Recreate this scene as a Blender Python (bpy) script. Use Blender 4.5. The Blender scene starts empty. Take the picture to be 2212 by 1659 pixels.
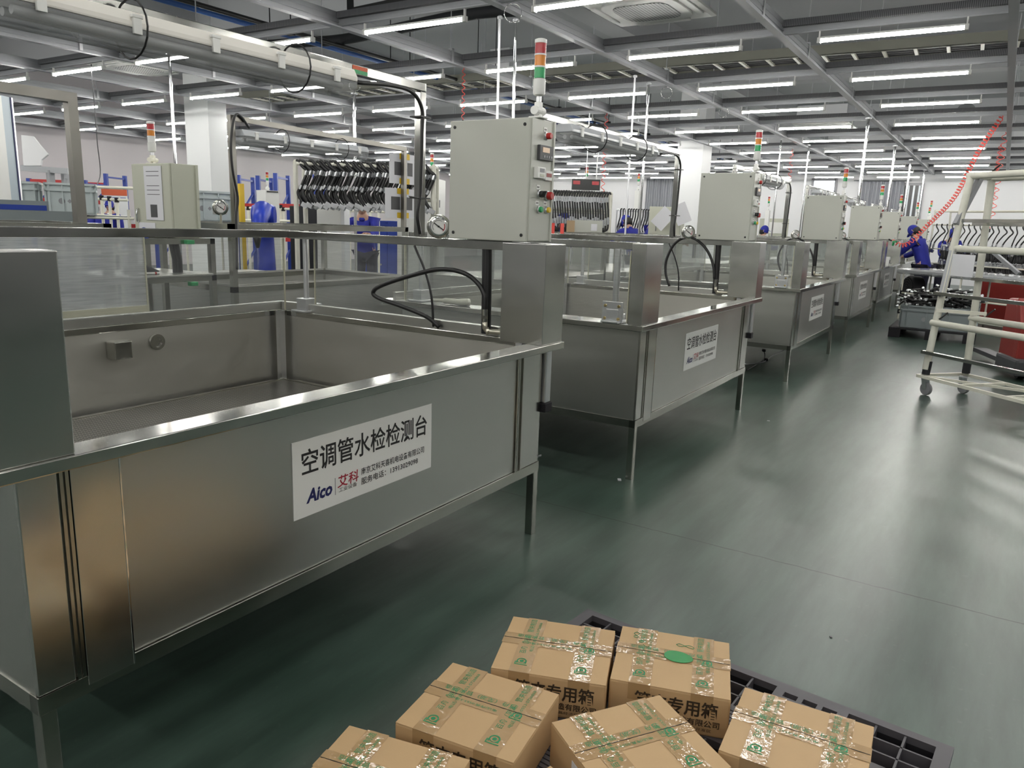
import bpy, bmesh, math, random
from mathutils import Vector, Matrix, Euler
random.seed(7)
C = bpy.context.scene.collection
SC = bpy.context.scene
PI = math.pi
R = math.radians

# ------------------------------------------------------------------ camera, world, exposure
F_PX, YAW, PITCH, ROLL, EYE = 1640.31, 0.5611, 0.2093, 0.0337, 1.5
_F = Vector((math.cos(YAW)*math.cos(PITCH), math.sin(YAW)*math.cos(PITCH), -math.sin(PITCH)))
_R = Vector((math.sin(YAW), -math.cos(YAW), 0))
_U = _R.cross(_F)
_R, _U = math.cos(ROLL)*_R + math.sin(ROLL)*_U, -math.sin(ROLL)*_R + math.cos(ROLL)*_U
cam = bpy.data.cameras.new('camera')
cam.sensor_fit = 'HORIZONTAL'; cam.sensor_width = 36.0
cam.lens = F_PX / 2212 * 36.0
cam.clip_start = 0.02; cam.clip_end = 200
camo = bpy.data.objects.new('camera', cam); C.objects.link(camo)
camo.matrix_world = Matrix(((_R.x, _U.x, -_F.x, 0), (_R.y, _U.y, -_F.y, 0), (_R.z, _U.z, -_F.z, EYE), (0, 0, 0, 1)))
SC.camera = camo

def at(px, py, X=None, Y=None, Z=None, D=None):
    """a point of the hall on the sight line of a photo pixel, at a known plane or depth"""
    d = _F + (px-1106)/F_PX*_R + (829.5-py)/F_PX*_U
    if X is not None: t = X/d.x
    elif Y is not None: t = Y/d.y
    elif Z is not None: t = (Z-EYE)/d.z
    else: t = D
    return Vector((d.x*t, d.y*t, EYE+d.z*t))

w = bpy.data.worlds.new('hall'); SC.world = w; w.use_nodes = True
w.node_tree.nodes['Background'].inputs[0].default_value = (0.9, 0.95, 1, 1)
w.node_tree.nodes['Background'].inputs[1].default_value = 0.3
SC.view_settings.view_transform = 'Standard'; SC.view_settings.look = 'None'
SC.view_settings.exposure = 0.76; SC.view_settings.gamma = 1.0; SC.view_settings.use_curve_mapping = False
SC.cycles.max_bounces = 7; SC.cycles.diffuse_bounces = 3; SC.cycles.glossy_bounces = 4
SC.cycles.transmission_bounces = 4; SC.cycles.transparent_max_bounces = 14
SC.cycles.caustics_reflective = False; SC.cycles.caustics_refractive = False
SC.cycles.sample_clamp_indirect = 6.0
TUBE_POWER = 36.0

# ------------------------------------------------------------------ materials
M = {}
def mat(name, col, rough=0.5, metal=0.0, spec=0.5, emit=None, es=0.0, coat=0.0, var=0.0, vscale=6.0, bump=0.0, bscale=40.0, stretch=None, rvar=0.0, alpha=1.0):
    m = bpy.data.materials.new(name); m.use_nodes = True
    nt = m.node_tree; b = nt.nodes['Principled BSDF']
    b.inputs['Base Color'].default_value = (*col, 1); b.inputs['Roughness'].default_value = rough
    b.inputs['Metallic'].default_value = metal; b.inputs['Specular IOR Level'].default_value = spec
    b.inputs['Coat Weight'].default_value = coat; b.inputs['Coat Roughness'].default_value = 0.08
    b.inputs['Alpha'].default_value = alpha
    if emit: b.inputs['Emission Color'].default_value = (*emit, 1); b.inputs['Emission Strength'].default_value = es
    if var or bump or rvar:
        tc = nt.nodes.new('ShaderNodeTexCoord'); mp = nt.nodes.new('ShaderNodeMapping')
        nt.links.new(tc.outputs['Object'], mp.inputs['Vector'])
        if stretch: mp.inputs['Scale'].default_value = stretch
        n = nt.nodes.new('ShaderNodeTexNoise'); n.inputs['Scale'].default_value = vscale; n.inputs['Detail'].default_value = 5
        nt.links.new((mp if stretch and not bump else tc).outputs['Vector' if stretch and not bump else 'Object'], n.inputs['Vector'])
        if var:
            mr = nt.nodes.new('ShaderNodeMix'); mr.data_type = 'RGBA'
            mr.inputs['A'].default_value = tuple(c*(1-var) for c in col)+(1,); mr.inputs['B'].default_value = tuple(min(1, c*(1+var)) for c in col)+(1,)
            nt.links.new(n.outputs['Fac'], mr.inputs['Factor']); nt.links.new(mr.outputs['Result'], b.inputs['Base Color'])
        if rvar:
            ma = nt.nodes.new('ShaderNodeMapRange'); ma.inputs['To Min'].default_value = max(0.03, rough-rvar); ma.inputs['To Max'].default_value = rough+rvar
            ma.inputs['From Min'].default_value = 0.3; ma.inputs['From Max'].default_value = 0.7
            nt.links.new(n.outputs['Fac'], ma.inputs['Value']); nt.links.new(ma.outputs['Result'], b.inputs['Roughness'])
        if bump:
            n2 = nt.nodes.new('ShaderNodeTexNoise'); n2.inputs['Scale'].default_value = bscale; n2.inputs['Detail'].default_value = 3
            nt.links.new(mp.outputs['Vector'], n2.inputs['Vector'])
            bp = nt.nodes.new('ShaderNodeBump'); bp.inputs['Strength'].default_value = bump; bp.inputs['Distance'].default_value = 0.002
            nt.links.new(n2.outputs['Fac'], bp.inputs['Height']); nt.links.new(bp.outputs['Normal'], b.inputs['Normal'])
    M[name] = m
    return m

mat('steel', (.60, .60, .575), .335, 1, rvar=.045, vscale=2.2, stretch=(1, 1, 3))
mat('steel_inner', (.55, .54, .50), .44, .92, rvar=.08, vscale=2.5, stretch=(1, 1, 3))
mat('steel_bright', (.54, .54, .51), .15, 1, rvar=.05, vscale=5)
mat('steel_frame', (.48, .48, .44), .20, 1, rvar=.05, vscale=4)
mat('steel_semi', (.60, .60, .575), .21, 1, rvar=.05, vscale=3, stretch=(1, 1, 2))
mat('steel_bar', (.40, .40, .38), .13, 1, rvar=.04, vscale=6)
mat('steel_dull', (.25, .24, .22), .38, 1, rvar=.08, vscale=6)
mat('chrome', (.8, .8, .8), .08, 1)
mat('fitting_metal', (.42, .43, .45), .3, 1)
mat('aluminium', (.72, .73, .75), .36, 1)
mat('rail_alu', (.37, .38, .40), .45, .5)
mat('grey_duct', (.30, .30, .32), .5)
mat('cabinet_paint', (.50, .51, .46), .38, var=.03, vscale=3)
mat('cabinet_old', (.52, .53, .44), .45, var=.05, vscale=4)
mat('white_plastic', (.80, .80, .78), .4)
mat('cream', (.78, .76, .66), .4)
mat('foam_pipe', (.70, .69, .61), .55, var=.12, vscale=14)
mat('black', (.012, .012, .013), .4)
mat('black_rubber', (.010, .010, .011), .42)
mat('black_plastic', (.014, .013, .016), .65, spec=.3)
mat('dark_grey', (.06, .06, .065), .5)
mat('pallet_top', (.085, .08, .09), .5, var=.15, vscale=9)
mat('red_lens', (.36, .012, .02), .25, emit=(.8, .03, .03), es=.02)
mat('amber_lens', (.60, .20, .015), .25, emit=(.9, .35, .03), es=.02)
mat('green_lens', (.015, .30, .09), .25, emit=(.03, .6, .2), es=.02)
mat('red', (.45, .02, .02), .4)
mat('red_dark', (.26, .025, .02), .45, var=.15, vscale=8)
mat('red_coil', (.85, .10, .08), .35)
mat('orange_red', (.60, .10, .03), .5)
mat('yellow', (.75, .50, .03), .5)
mat('green', (.02, .30, .10), .4)
mat('green_ink', (.015, .24, .09), .5)
mat('navy_ink', (.012, .014, .10), .5)
mat('red_ink', (.35, .01, .03), .5)
mat('black_ink', (.012, .011, .012), .55)
mat('box_ink', (.035, .022, .012), .6)
mat('blue', (.015, .045, .30), .45)
mat('blue_pipe', (.02, .09, .32), .4)
mat('robot_blue', (.01, .04, .45), .35)
mat('crate', (.54, .60, .61), .5, var=.06)
mat('crate_dark', (.22, .25, .26), .5)
mat('skin', (.50, .30, .22), .5)
mat('lips', (.36, .14, .12), .5)
mat('hair', (.012, .010, .010), .5)
mat('jacket', (.012, .018, .26), .75, var=.25, vscale=9)
mat('cap_blue', (.012, .022, .30), .7)
mat('trousers', (.012, .012, .03), .8)
mat('paper', (.74, .74, .78), .6)
mat('grey_photo', (.07, .07, .075), .5)
mat('cardboard', (.56, .375, .195), .62, var=.06, vscale=7, bump=.08, bscale=60, stretch=(1, 9, 1))
mat('cardboard_edge', (.36, .24, .13), .7)
mat('lamp_body', (.80, .77, .72), .4)
mat('lamp_clear', (.50, .52, .55), .22, spec=.7)
mat('tube_off', (.75, .75, .75), .3)
mat('far_paint', (.26, .26, .27), .7)
mat('white_wall', (.72, .72, .74), .6)
mat('pink_wall', (.66, .62, .64), .6)
mat('ceiling_paint', (.42, .43, .45), .8, var=.04, vscale=.7)
mat('beam_paint', (.48, .49, .51), .8)
mat('column_paint', (.78, .79, .80), .5)
mat('panel_blue_grey', (.42, .50, .56), .4)
mat('cloth_white', (.75, .75, .77), .7)
mat('olive_tray', (.20, .20, .17), .45)
mat('dark_lining', (.03, .03, .035), .6)
mat('black_foam', (.012, .013, .016), .7)
mat('bronze_screw', (.45, .36, .18), .3, 1)
mat('brass_fit', (.60, .57, .48), .3, 1)
mat('meter_screen', (.45, .33, .22), .3, emit=(.8, .5, .3), es=.15)
mat('curtain', (.33, .34, .37), .6, var=.3, vscale=3, stretch=(1, 9, .1))
mat('tube_glow', (1, 1, 1), .4, emit=(1.0, .985, .93), es=TUBE_POWER)
mat('daylight', (.8, .9, 1), .4, emit=(.85, .93, 1.0), es=1.2)
mat('green_sticker', (.02, .30, .07), .22, coat=.6)
mat('pink_rag', (.6, .3, .42), .8)
mat('brown_board', (.42, .30, .18), .7)

def glassy(name, tint, haze, gloss=.5, scratch=0.0):
    """clear sheet: mostly see-through, a little milky, mirror-like at a glance"""
    m = bpy.data.materials.new(name); m.use_nodes = True; nt = m.node_tree; nt.nodes.clear()
    out = nt.nodes.new('ShaderNodeOutputMaterial'); tr = nt.nodes.new('ShaderNodeBsdfTransparent'); tr.inputs[0].default_value = (*tint, 1)
    gl = nt.nodes.new('ShaderNodeBsdfGlossy'); gl.inputs['Roughness'].default_value = .06
    df = nt.nodes.new('ShaderNodeBsdfDiffuse'); df.inputs[0].default_value = (.75, .76, .78, 1)
    lw = nt.nodes.new('ShaderNodeLayerWeight'); lw.inputs[0].default_value = .22
    mu = nt.nodes.new('ShaderNodeMath'); mu.operation = 'MULTIPLY'; mu.inputs[1].default_value = gloss
    nt.links.new(lw.outputs['Fresnel'], mu.inputs[0])
    a = nt.nodes.new('ShaderNodeMixShader'); b = nt.nodes.new('ShaderNodeMixShader')
    a.inputs[0].default_value = haze
    if scratch:
        tc = nt.nodes.new('ShaderNodeTexCoord'); mp = nt.nodes.new('ShaderNodeMapping'); mp.inputs['Scale'].default_value = (2, 2, 60)
        n = nt.nodes.new('ShaderNodeTexNoise'); n.inputs['Scale'].default_value = 3; n.inputs['Detail'].default_value = 3
        mr = nt.nodes.new('ShaderNodeMapRange'); mr.inputs['From Min'].default_value = .35; mr.inputs['From Max'].default_value = .85
        mr.inputs['To Min'].default_value = haze; mr.inputs['To Max'].default_value = haze+scratch
        nt.links.new(tc.outputs['Object'], mp.inputs['Vector']); nt.links.new(mp.outputs['Vector'], n.inputs['Vector'])
        nt.links.new(n.outputs['Fac'], mr.inputs['Value']); nt.links.new(mr.outputs['Result'], a.inputs[0])
    nt.links.new(tr.outputs[0], a.inputs[1]); nt.links.new(df.outputs[0], a.inputs[2])
    nt.links.new(mu.outputs[0], b.inputs[0]); nt.links.new(a.outputs[0], b.inputs[1]); nt.links.new(gl.outputs[0], b.inputs[2])
    nt.links.new(b.outputs[0], out.inputs[0]); M[name] = m
glassy('acrylic', (.95, .96, .95), .05, .5, .06)
glassy('cloudy_sheet', (.90, .92, .93), .38, .4, .35)
glassy('lamp_cover', (.92, .93, .94), .28, .6)
glassy('film', (.9, .92, .92), .22, .6, .3)
mat('acrylic_edge', (.62, .60, .46), .3)

# tape: crumpled clear film, glossy with a bumpy normal
def tape_mat():
    m = bpy.data.materials.new('tape'); m.use_nodes = True; nt = m.node_tree; b = nt.nodes['Principled BSDF']
    b.inputs['Base Color'].default_value = (.45, .29, .138, 1); b.inputs['Roughness'].default_value = .5; b.inputs['Specular IOR Level'].default_value = .2
    b.inputs['Coat Weight'].default_value = 1; b.inputs['Coat Roughness'].default_value = .06; b.inputs['Coat IOR'].default_value = 1.75
    tc = nt.nodes.new('ShaderNodeTexCoord')
    n = nt.nodes.new('ShaderNodeTexNoise'); n.inputs['Scale'].default_value = 45; n.inputs['Detail'].default_value = 2; n.inputs['Distortion'].default_value = 1.2
    nt.links.new(tc.outputs['Object'], n.inputs['Vector'])
    bp = nt.nodes.new('ShaderNodeBump'); bp.inputs['Strength'].default_value = .35; bp.inputs['Distance'].default_value = .003
    nt.links.new(n.outputs['Fac'], bp.inputs['Height']); nt.links.new(bp.outputs['Normal'], b.inputs['Coat Normal']); M['tape'] = m
tape_mat()

def floor_mat():
    m = bpy.data.materials.new('epoxy_floor'); m.use_nodes = True; nt = m.node_tree; b = nt.nodes['Principled BSDF']; L = nt.links.new
    tc = nt.nodes.new('ShaderNodeTexCoord')
    n1 = nt.nodes.new('ShaderNodeTexNoise'); n1.inputs['Scale'].default_value = .8; n1.inputs['Detail'].default_value = 3; n1.inputs['Roughness'].default_value = .5
    n2 = nt.nodes.new('ShaderNodeTexNoise'); n2.inputs['Scale'].default_value = 14; n2.inputs['Detail'].default_value = 4
    n3 = nt.nodes.new('ShaderNodeTexNoise'); n3.inputs['Scale'].default_value = 26; n3.inputs['Detail'].default_value = 2
    for n in (n1, n2, n3): L(tc.outputs['Object'], n.inputs['Vector'])
    cr = nt.nodes.new('ShaderNodeValToRGB'); e = cr.color_ramp.elements
    e[0].position = .32; e[0].color = (.040, .070, .054, 1); e[1].position = .70; e[1].color = (.078, .112, .094, 1)
    L(n1.outputs['Fac'], cr.inputs[0])
    cr2 = nt.nodes.new('ShaderNodeValToRGB'); e = cr2.color_ramp.elements
    e[0].position = .66; e[0].color = (0, 0, 0, 1); e[1].position = .78; e[1].color = (1, 1, 1, 1); L(n3.outputs['Fac'], cr2.inputs[0])
    mps = nt.nodes.new('ShaderNodeMapping'); mps.inputs['Scale'].default_value = (.5, 3.2, 1); mps.inputs['Rotation'].default_value = (0, 0, .5); L(tc.outputs['Object'], mps.inputs['Vector'])
    ns = nt.nodes.new('ShaderNodeTexNoise'); ns.inputs['Scale'].default_value = 2.2; ns.inputs['Detail'].default_value = 6; ns.inputs['Roughness'].default_value = .65; L(mps.outputs[0], ns.inputs['Vector'])
    mst = nt.nodes.new('ShaderNodeMapRange'); mst.inputs['From Min'].default_value = .35; mst.inputs['From Max'].default_value = .7; mst.inputs['To Min'].default_value = .72; mst.inputs['To Max'].default_value = 1.3; L(ns.outputs['Fac'], mst.inputs['Value'])
    vm = nt.nodes.new('ShaderNodeVectorMath'); vm.operation = 'SCALE'; L(cr.outputs[0], vm.inputs[0]); L(mst.outputs[0], vm.inputs['Scale'])
    mx = nt.nodes.new('ShaderNodeMix'); mx.data_type = 'RGBA'; mx.inputs['B'].default_value = (.11, .14, .12, 1)
    mm = nt.nodes.new('ShaderNodeMath'); mm.operation = 'MULTIPLY'; mm.inputs[1].default_value = .35
    L(cr2.outputs[0], mm.inputs[0]); L(mm.outputs[0], mx.inputs['Factor']); L(vm.outputs[0], mx.inputs['A'])
    # joint lines across the aisle, every 5.29 m
    sx = nt.nodes.new('ShaderNodeSeparateXYZ'); L(tc.outputs['Object'], sx.inputs[0])
    nw = nt.nodes.new('ShaderNodeMath'); nw.operation = 'MULTIPLY_ADD'; nw.inputs[1].default_value = .02; L(n2.outputs['Fac'], nw.inputs[0]); L(sx.outputs['X'], nw.inputs[2])
    pp = nt.nodes.new('ShaderNodeMath'); pp.operation = 'PINGPONG'; pp.inputs[1].default_value = 5.29/2
    of = nt.nodes.new('ShaderNodeMath'); of.operation = 'SUBTRACT'; of.inputs[1].default_value = 3.47; L(nw.outputs[0], of.inputs[0]); L(of.outputs[0], pp.inputs[0])
    lt = nt.nodes.new('ShaderNodeMath'); lt.operation = 'LESS_THAN'; lt.inputs[1].default_value = .0045; L(pp.outputs[0], lt.inputs[0])
    mx2 = nt.nodes.new('ShaderNodeMix'); mx2.data_type = 'RGBA'; mx2.inputs['B'].default_value = (.015, .022, .018, 1)
    L(lt.outputs[0], mx2.inputs['Factor']); L(mx.outputs['Result'], mx2.inputs['A']); L(mx2.outputs['Result'], b.inputs['Base Color'])
    ra = nt.nodes.new('ShaderNodeMapRange'); ra.inputs['From Min'].default_value = .3; ra.inputs['From Max'].default_value = .75
    ra.inputs['To Min'].default_value = .285; ra.inputs['To Max'].default_value = .32; L(n1.outputs['Fac'], ra.inputs['Value']); L(ra.outputs[0], b.inputs['Roughness'])
    b.inputs['Specular IOR Level'].default_value = .6
    M['epoxy_floor'] = m
floor_mat()

def pattern_mat(name, c1, c2, sx, sy, w, metal, rough, offset=.5):
    m = bpy.data.materials.new(name); m.use_nodes = True; nt = m.node_tree; b = nt.nodes['Principled BSDF']; L = nt.links.new
    tc = nt.nodes.new('ShaderNodeTexCoord'); br = nt.nodes.new('ShaderNodeTexBrick'); L(tc.outputs['Object'], br.inputs['Vector'])
    br.inputs['Color1'].default_value = (*c1, 1); br.inputs['Color2'].default_value = (*c1, 1); br.inputs['Mortar'].default_value = (*c2, 1)
    br.inputs['Scale'].default_value = 1; br.inputs['Brick Width'].default_value = sx; br.inputs['Row Height'].default_value = sy; br.inputs['Mortar Size'].default_value = w
    br.offset = offset
    L(br.outputs['Color'], b.inputs['Base Color']); b.inputs['Metallic'].default_value = metal; b.inputs['Roughness'].default_value = rough; M[name] = m
pattern_mat('perforated', (.03, .03, .03), (.42, .41, .38), .012, .030, .0028, .7, .35, 0)
pattern_mat('duct_slots', (.24, .24, .26), (.10, .10, .11), .5, .016, .005, 0, .5)
pattern_mat('corrugated_black', (.02, .02, .022), (.006, .006, .007), 1, .012, .003, 0, .4)
pattern_mat('ac_grille', (.10, .10, .10), (.55, .55, .56), .03, .03, .006, 0, .5)
pattern_mat('blinds', (.05, .05, .055), (.75, .8, .85), 2, .16, .03, 0, .4, .3)

# ------------------------------------------------------------------ mesh builder
class MB:
    def __init__(s): s.v = []; s.f = []; s.m = []; s.cur = 0
    def use(s, i): s.cur = i; return s
    def add(s, vs, fs):
        o = len(s.v); s.v += [tuple(v) for v in vs]; s.f += [tuple(i+o for i in f) for f in fs]; s.m += [s.cur]*len(fs); return s
    def box(s, c, size, rz=0, rot=None):
        x, y, z = size[0]/2, size[1]/2, size[2]/2
        q = rot if rot is not None else (Matrix.Rotation(rz, 3, 'Z') if rz else None)
        vs = [Vector((a*x, b*y, d*z)) for a in (-1, 1) for b in (-1, 1) for d in (-1, 1)]
        c = Vector(c); vs = [(q @ v if q else v)+c for v in vs]
        return s.add(vs, [(0, 1, 3, 2), (4, 6, 7, 5), (0, 4, 5, 1), (2, 3, 7, 6), (0, 2, 6, 4), (1, 5, 7, 3)])
    def b2(s, p, q):
        return s.box([(a+b)/2 for a, b in zip(p, q)], [abs(b-a) for a, b in zip(p, q)])
    def bar(s, p, q, w, h=None, up=(0, 0, 1)):
        p, q = Vector(p), Vector(q); h = h or w; d = (q-p).normalized(); u = Vector(up)
        if abs(d.dot(u)) > .98: u = Vector((1, 0, 0))
        a = d.cross(u).normalized()*w/2; b = a.cross(d).normalized()*h/2
        vs = [e+i*a+j*b for e in (p, q) for i, j in ((-1, -1), (1, -1), (1, 1), (-1, 1))]
        return s.add(vs, [(0, 3, 2, 1), (4, 5, 6, 7)]+[(i, (i+1) % 4, (i+1) % 4+4, i+4) for i in range(4)])
    def tube(s, pts, r, n=8, caps=True):
        pts = [Vector(p) for p in pts]; k = len(pts); rs = r if isinstance(r, (list, tuple)) else [r]*k
        t0 = (pts[1]-pts[0]).normalized(); u = Vector((0, 0, 1)) if abs(t0.z) < .9 else Vector((1, 0, 0))
        a = t0.cross(u).normalized(); vs = []
        for i, p in enumerate(pts):
            t = ((pts[min(i+1, k-1)]-pts[max(i-1, 0)]).normalized())
            a = (a-t*a.dot(t)).normalized(); b = t.cross(a)
            vs += [p+rs[i]*(math.cos(2*PI*j/n)*a+math.sin(2*PI*j/n)*b) for j in range(n)]
        fs = [(i*n+j, i*n+(j+1) % n, (i+1)*n+(j+1) % n, (i+1)*n+j) for i in range(k-1) for j in range(n)]
        if caps: fs += [tuple(range(n-1, -1, -1)), tuple((k-1)*n+j for j in range(n))]
        return s.add(vs, fs)
    def cyl(s, p, q, r, n=16): return s.tube([p, q], r, n)
    def lathe(s, prof, n=20, c=(0, 0, 0), ax=None):
        q = Vector((0, 0, 1)).rotation_difference(Vector(ax)) if ax is not None else None
        vs = []
        for r, z in prof:
            for j in range(n):
                v = Vector((r*math.cos(2*PI*j/n), r*math.sin(2*PI*j/n), z)); vs.append((q @ v if q else v)+Vector(c))
        k = len(prof); fs = [(i*n+j, i*n+(j+1) % n, (i+1)*n+(j+1) % n, (i+1)*n+j) for i in range(k-1) for j in range(n)]
        fs += [tuple(range(n-1, -1, -1)), tuple((k-1)*n+j for j in range(n))]
        return s.add(vs, fs)
    def prism(s, poly, h, M4=None):
        """polygon in local xy, extruded along z by h, placed by a matrix"""
        n = len(poly); vs = [Vector((x, y, 0)) for x, y in poly]+[Vector((x, y, h)) for x, y in poly]
        if M4 is not None: vs = [M4 @ v for v in vs]
        return s.add(vs, [tuple(range(n-1, -1, -1)), tuple(range(n, 2*n))]+[(i, (i+1) % n, (i+1) % n+n, i+n) for i in range(n)])
    def quad(s, *p): return s.add(p, [tuple(range(len(p)))])
    def build(s, name, m, parent=None, smooth=False, bevel=0, seg=2, loc=None):
        me = bpy.data.meshes.new(name); me.from_pydata(s.v, [], s.f)
        bm = bmesh.new(); bm.from_mesh(me); bmesh.ops.recalc_face_normals(bm, faces=bm.faces)
        if bevel: bmesh.ops.bevel(bm, geom=[e for e in bm.edges if len(e.link_faces) == 2 and e.calc_face_angle() > .6], offset=bevel, segments=seg, affect='EDGES', profile=.6)
        bm.to_mesh(me); bm.free()
        ms = m if isinstance(m, (list, tuple)) else [m]
        for x in ms: me.materials.append(M[x] if isinstance(x, str) else x)
        if len(ms) > 1 and not bevel:
            for p, i in zip(me.polygons, s.m): p.material_index = i
        if smooth:
            for p in me.polygons: p.use_smooth = True
            if smooth == 2: me.set_sharp_from_angle(angle=R(40))
        o = bpy.data.objects.new(name, me); C.objects.link(o)
        if parent: o.parent = parent
        if loc is not None: o.location = loc
        return o

def tag(o, label, cat, group=None, kind=None):
    o['label'] = label; o['category'] = cat
    if group: o['group'] = group
    if kind: o['kind'] = kind
    return o
def thing(name, label, cat, loc=(0, 0, 0), rz=0, group=None):
    o = bpy.data.objects.new(name, None); C.objects.link(o); o.location = loc; o.rotation_euler = (0, 0, rz); o.empty_display_size = .1
    return tag(o, label, cat, group)
def dup(root, loc, rz=None, label=None, group=None, scale=None):
    def cp(o, par):
        c = o.copy(); C.objects.link(c)
        if par: c.parent = par
        for ch in list(o.children): cp(ch, c)
        return c
    r = cp(root, None); r.location = loc
    if rz is not None: r.rotation_euler = (0, 0, rz)
    if label: r['label'] = label
    if group: r['group'] = group
    if scale: r.scale = scale if isinstance(scale, tuple) else (scale,)*3
    return r
def struct(o): o['kind'] = 'structure'; return o

def text(name, body, size, m, parent, mw, width=None, align='CENTER', bold=0, shear=0):
    """flat lettering laid by matrix mw (x right, y up, z out of the surface)"""
    cu = bpy.data.curves.new(name, 'FONT'); cu.body = body; cu.size = size; cu.align_x = align; cu.align_y = 'CENTER'
    cu.offset = bold; cu.shear = shear; cu.resolution_u = 2
    t = bpy.data.objects.new(name+'_tmp', cu); C.objects.link(t); bpy.context.view_layer.update()
    dg = bpy.context.evaluated_depsgraph_get(); me = bpy.data.meshes.new_from_object(t.evaluated_get(dg))
    bpy.data.objects.remove(t); bpy.data.curves.remove(cu)
    if len(me.vertices):
        xs = [v.co.x for v in me.vertices]; ys = [v.co.y for v in me.vertices]
        k = width/(max(xs)-min(xs)) if width else 1; cx = (max(xs)+min(xs))/2 if align == 'CENTER' else min(xs); cy = (max(ys)+min(ys))/2
        for v in me.vertices: v.co = mw @ Vector(((v.co.x-cx)*k, v.co.y-cy, v.co.z))
    me.materials.clear(); me.materials.append(M[m]); me.name = name
    o = bpy.data.objects.new(name, me); C.objects.link(o); o.parent = parent
    return o
def frame_m(o, x, y):
    x, y = Vector(x).normalized(), Vector(y).normalized(); z = x.cross(y)
    return Matrix(((x.x, y.x, z.x, o[0]), (x.y, y.y, z.y, o[1]), (x.z, y.z, z.z, o[2]), (0, 0, 0, 1)))
def arc(c, r, a0, a1, n, ux, uy):
    return [Vector(c)+r*(math.cos(a0+(a1-a0)*i/n)*Vector(ux)+math.sin(a0+(a1-a0)*i/n)*Vector(uy)) for i in range(n+1)]
def spline(pts, n=6):
    P = [Vector(p) for p in pts]; P = [2*P[0]-P[1]]+P+[2*P[-1]-P[-2]]; out = []
    for i in range(1, len(P)-2):
        for k in range(n):
            t = k/n; a, b, c, d = P[i-1:i+3]
            out.append(.5*((2*b)+(c-a)*t+(2*a-5*b+4*c-d)*t*t+(3*b-a-3*c+d)*t**3))
    return out+[P[-2]]
ORD = 'first second third fourth fifth sixth seventh eighth ninth tenth eleventh twelfth thirteenth fourteenth fifteenth sixteenth seventeenth eighteenth nineteenth twentieth'.split()
# ------------------------------------------------------------------ the hall
X0, X1, Y0, Y1, ZC = -8.0, 28.5, -11.0, 20.0, 5.1
struct(MB().b2((X0, Y0, -.1), (X1, Y1, 0)).build('floor', 'epoxy_floor'))
c_ = MB().b2((X0, Y0, ZC), (X1, Y1, ZC+.1))
struct(c_.build('ceiling', 'ceiling_paint'))
for i, x in enumerate((1.0, 9.2, 17.0, 24.6)): struct(MB().b2((x-.2, Y0, 4.5), (x+.2, Y1, ZC)).build('trim_%d' % (i+1), 'beam_paint'))
for i, y in enumerate((-2.6, 5.75, 12.6)): struct(MB().b2((X0, y-.2, 4.55), (X1, y+.2, ZC)).build('trim_%d' % (i+5), 'beam_paint'))
wl = MB(); wl.b2((X0, Y1, 0), (X1, Y1+.1, ZC))
struct(wl.build('wall_left', 'pink_wall'))
for i in range(18):   # panel seams on the far long wall
    pass
struct(MB().b2((X0, Y0-.1, 0), (X1, Y0, ZC)).build('wall_right', 'far_paint'))
struct(MB().b2((X1, Y0, 0), (X1+.1, Y1, ZC)).build('wall_end', 'white_wall'))
struct(MB().b2((X0-.1, Y0, 0), (X0, Y1, ZC)).build('wall_back', 'far_paint'))
def column(px, py, D, sx, sy, label):
    p = at(px, py, D=D)
    o = MB().b2((p.x, p.y, 0), (p.x+sx, p.y+sy, ZC)).build('column', 'column_paint', bevel=.01)
    tag(o, label, 'column', None, 'structure'); return o
column(452, 300, 14, .40, .70, 'white square column behind the old grey control cabinet on the left')
column(1513, 400, 17, .6, .6, 'white square column behind the second control cabinet')
column(1097, 240, 16.2, .5, .5, 'white square column behind the front red, amber and green signal tower')

# windows on the end wall
def end_window(i, pxa, pxb, pya, pyb, m, blind=None):
    a, b = at(pxa, pya, X=X1-.02), at(pxb, pyb, X=X1-.02)
    y0, y1 = min(a.y, b.y), max(a.y, b.y); z0, z1 = min(a.z, b.z), max(a.z, b.z)
    o = MB().b2((X1-.03, y0, z0), (X1-.005, y1, z1)).build('window_%d' % i, m); struct(o)
    f = MB()
    for y in (y0, y1): f.b2((X1-.07, y-.04, z0-.04), (X1-.005, y+.04, z1+.04))
    for z in (z0, z1): f.b2((X1-.07, y0, z-.04), (X1-.005, y1, z+.04))
    f.build('window_frame', 'grey_duct', o); return y0, y1, z0, z1
end_window(1, 1938, 1977, 398, 520, 'blinds')
end_window(2, 1757, 1801, 388, 440, 'daylight')
end_window(3, 1400, 1447, 388, 470, 'daylight')
def curtain(pxa, pxb, pya, pyb, label, D=None):
    a, b = at(pxa, pya, X=X1-.16), at(pxb, pyb, X=X1-.16); m = MB(); n = 70; z0, z1 = b.z, a.z
    vs = []
    for k in range(n+1):
        y = a.y+(b.y-a.y)*k/n; x = X1-.16+.05*math.sin(k*1.05)+.03*math.sin(k*.37)
        vs += [(x, y, z0), (x, y, z1), (x+.01, y, z0), (x+.01, y, z1)]
    fs = []
    for k in range(n): fs += [(4*k, 4*k+4, 4*k+5, 4*k+1), (4*k+2, 4*k+3, 4*k+7, 4*k+6)]
    m.add(vs, fs); r = thing('curtain', label, 'curtain', (0, 0, 0))
    m.build('curtain_cloth', 'curtain', r, smooth=True)
    MB().cyl((X1-.12, a.y+.2, z1+.03), (X1-.12, b.y-.2, z1+.03), .02, 8).build('curtain_rod', 'aluminium', r)
curtain(1858, 1934, 392, 540, 'grey pleated curtain beside the blind on the far end wall')
curtain(1398, 1450, 386, 480, 'grey curtain hanging behind the far black hose rack')

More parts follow.
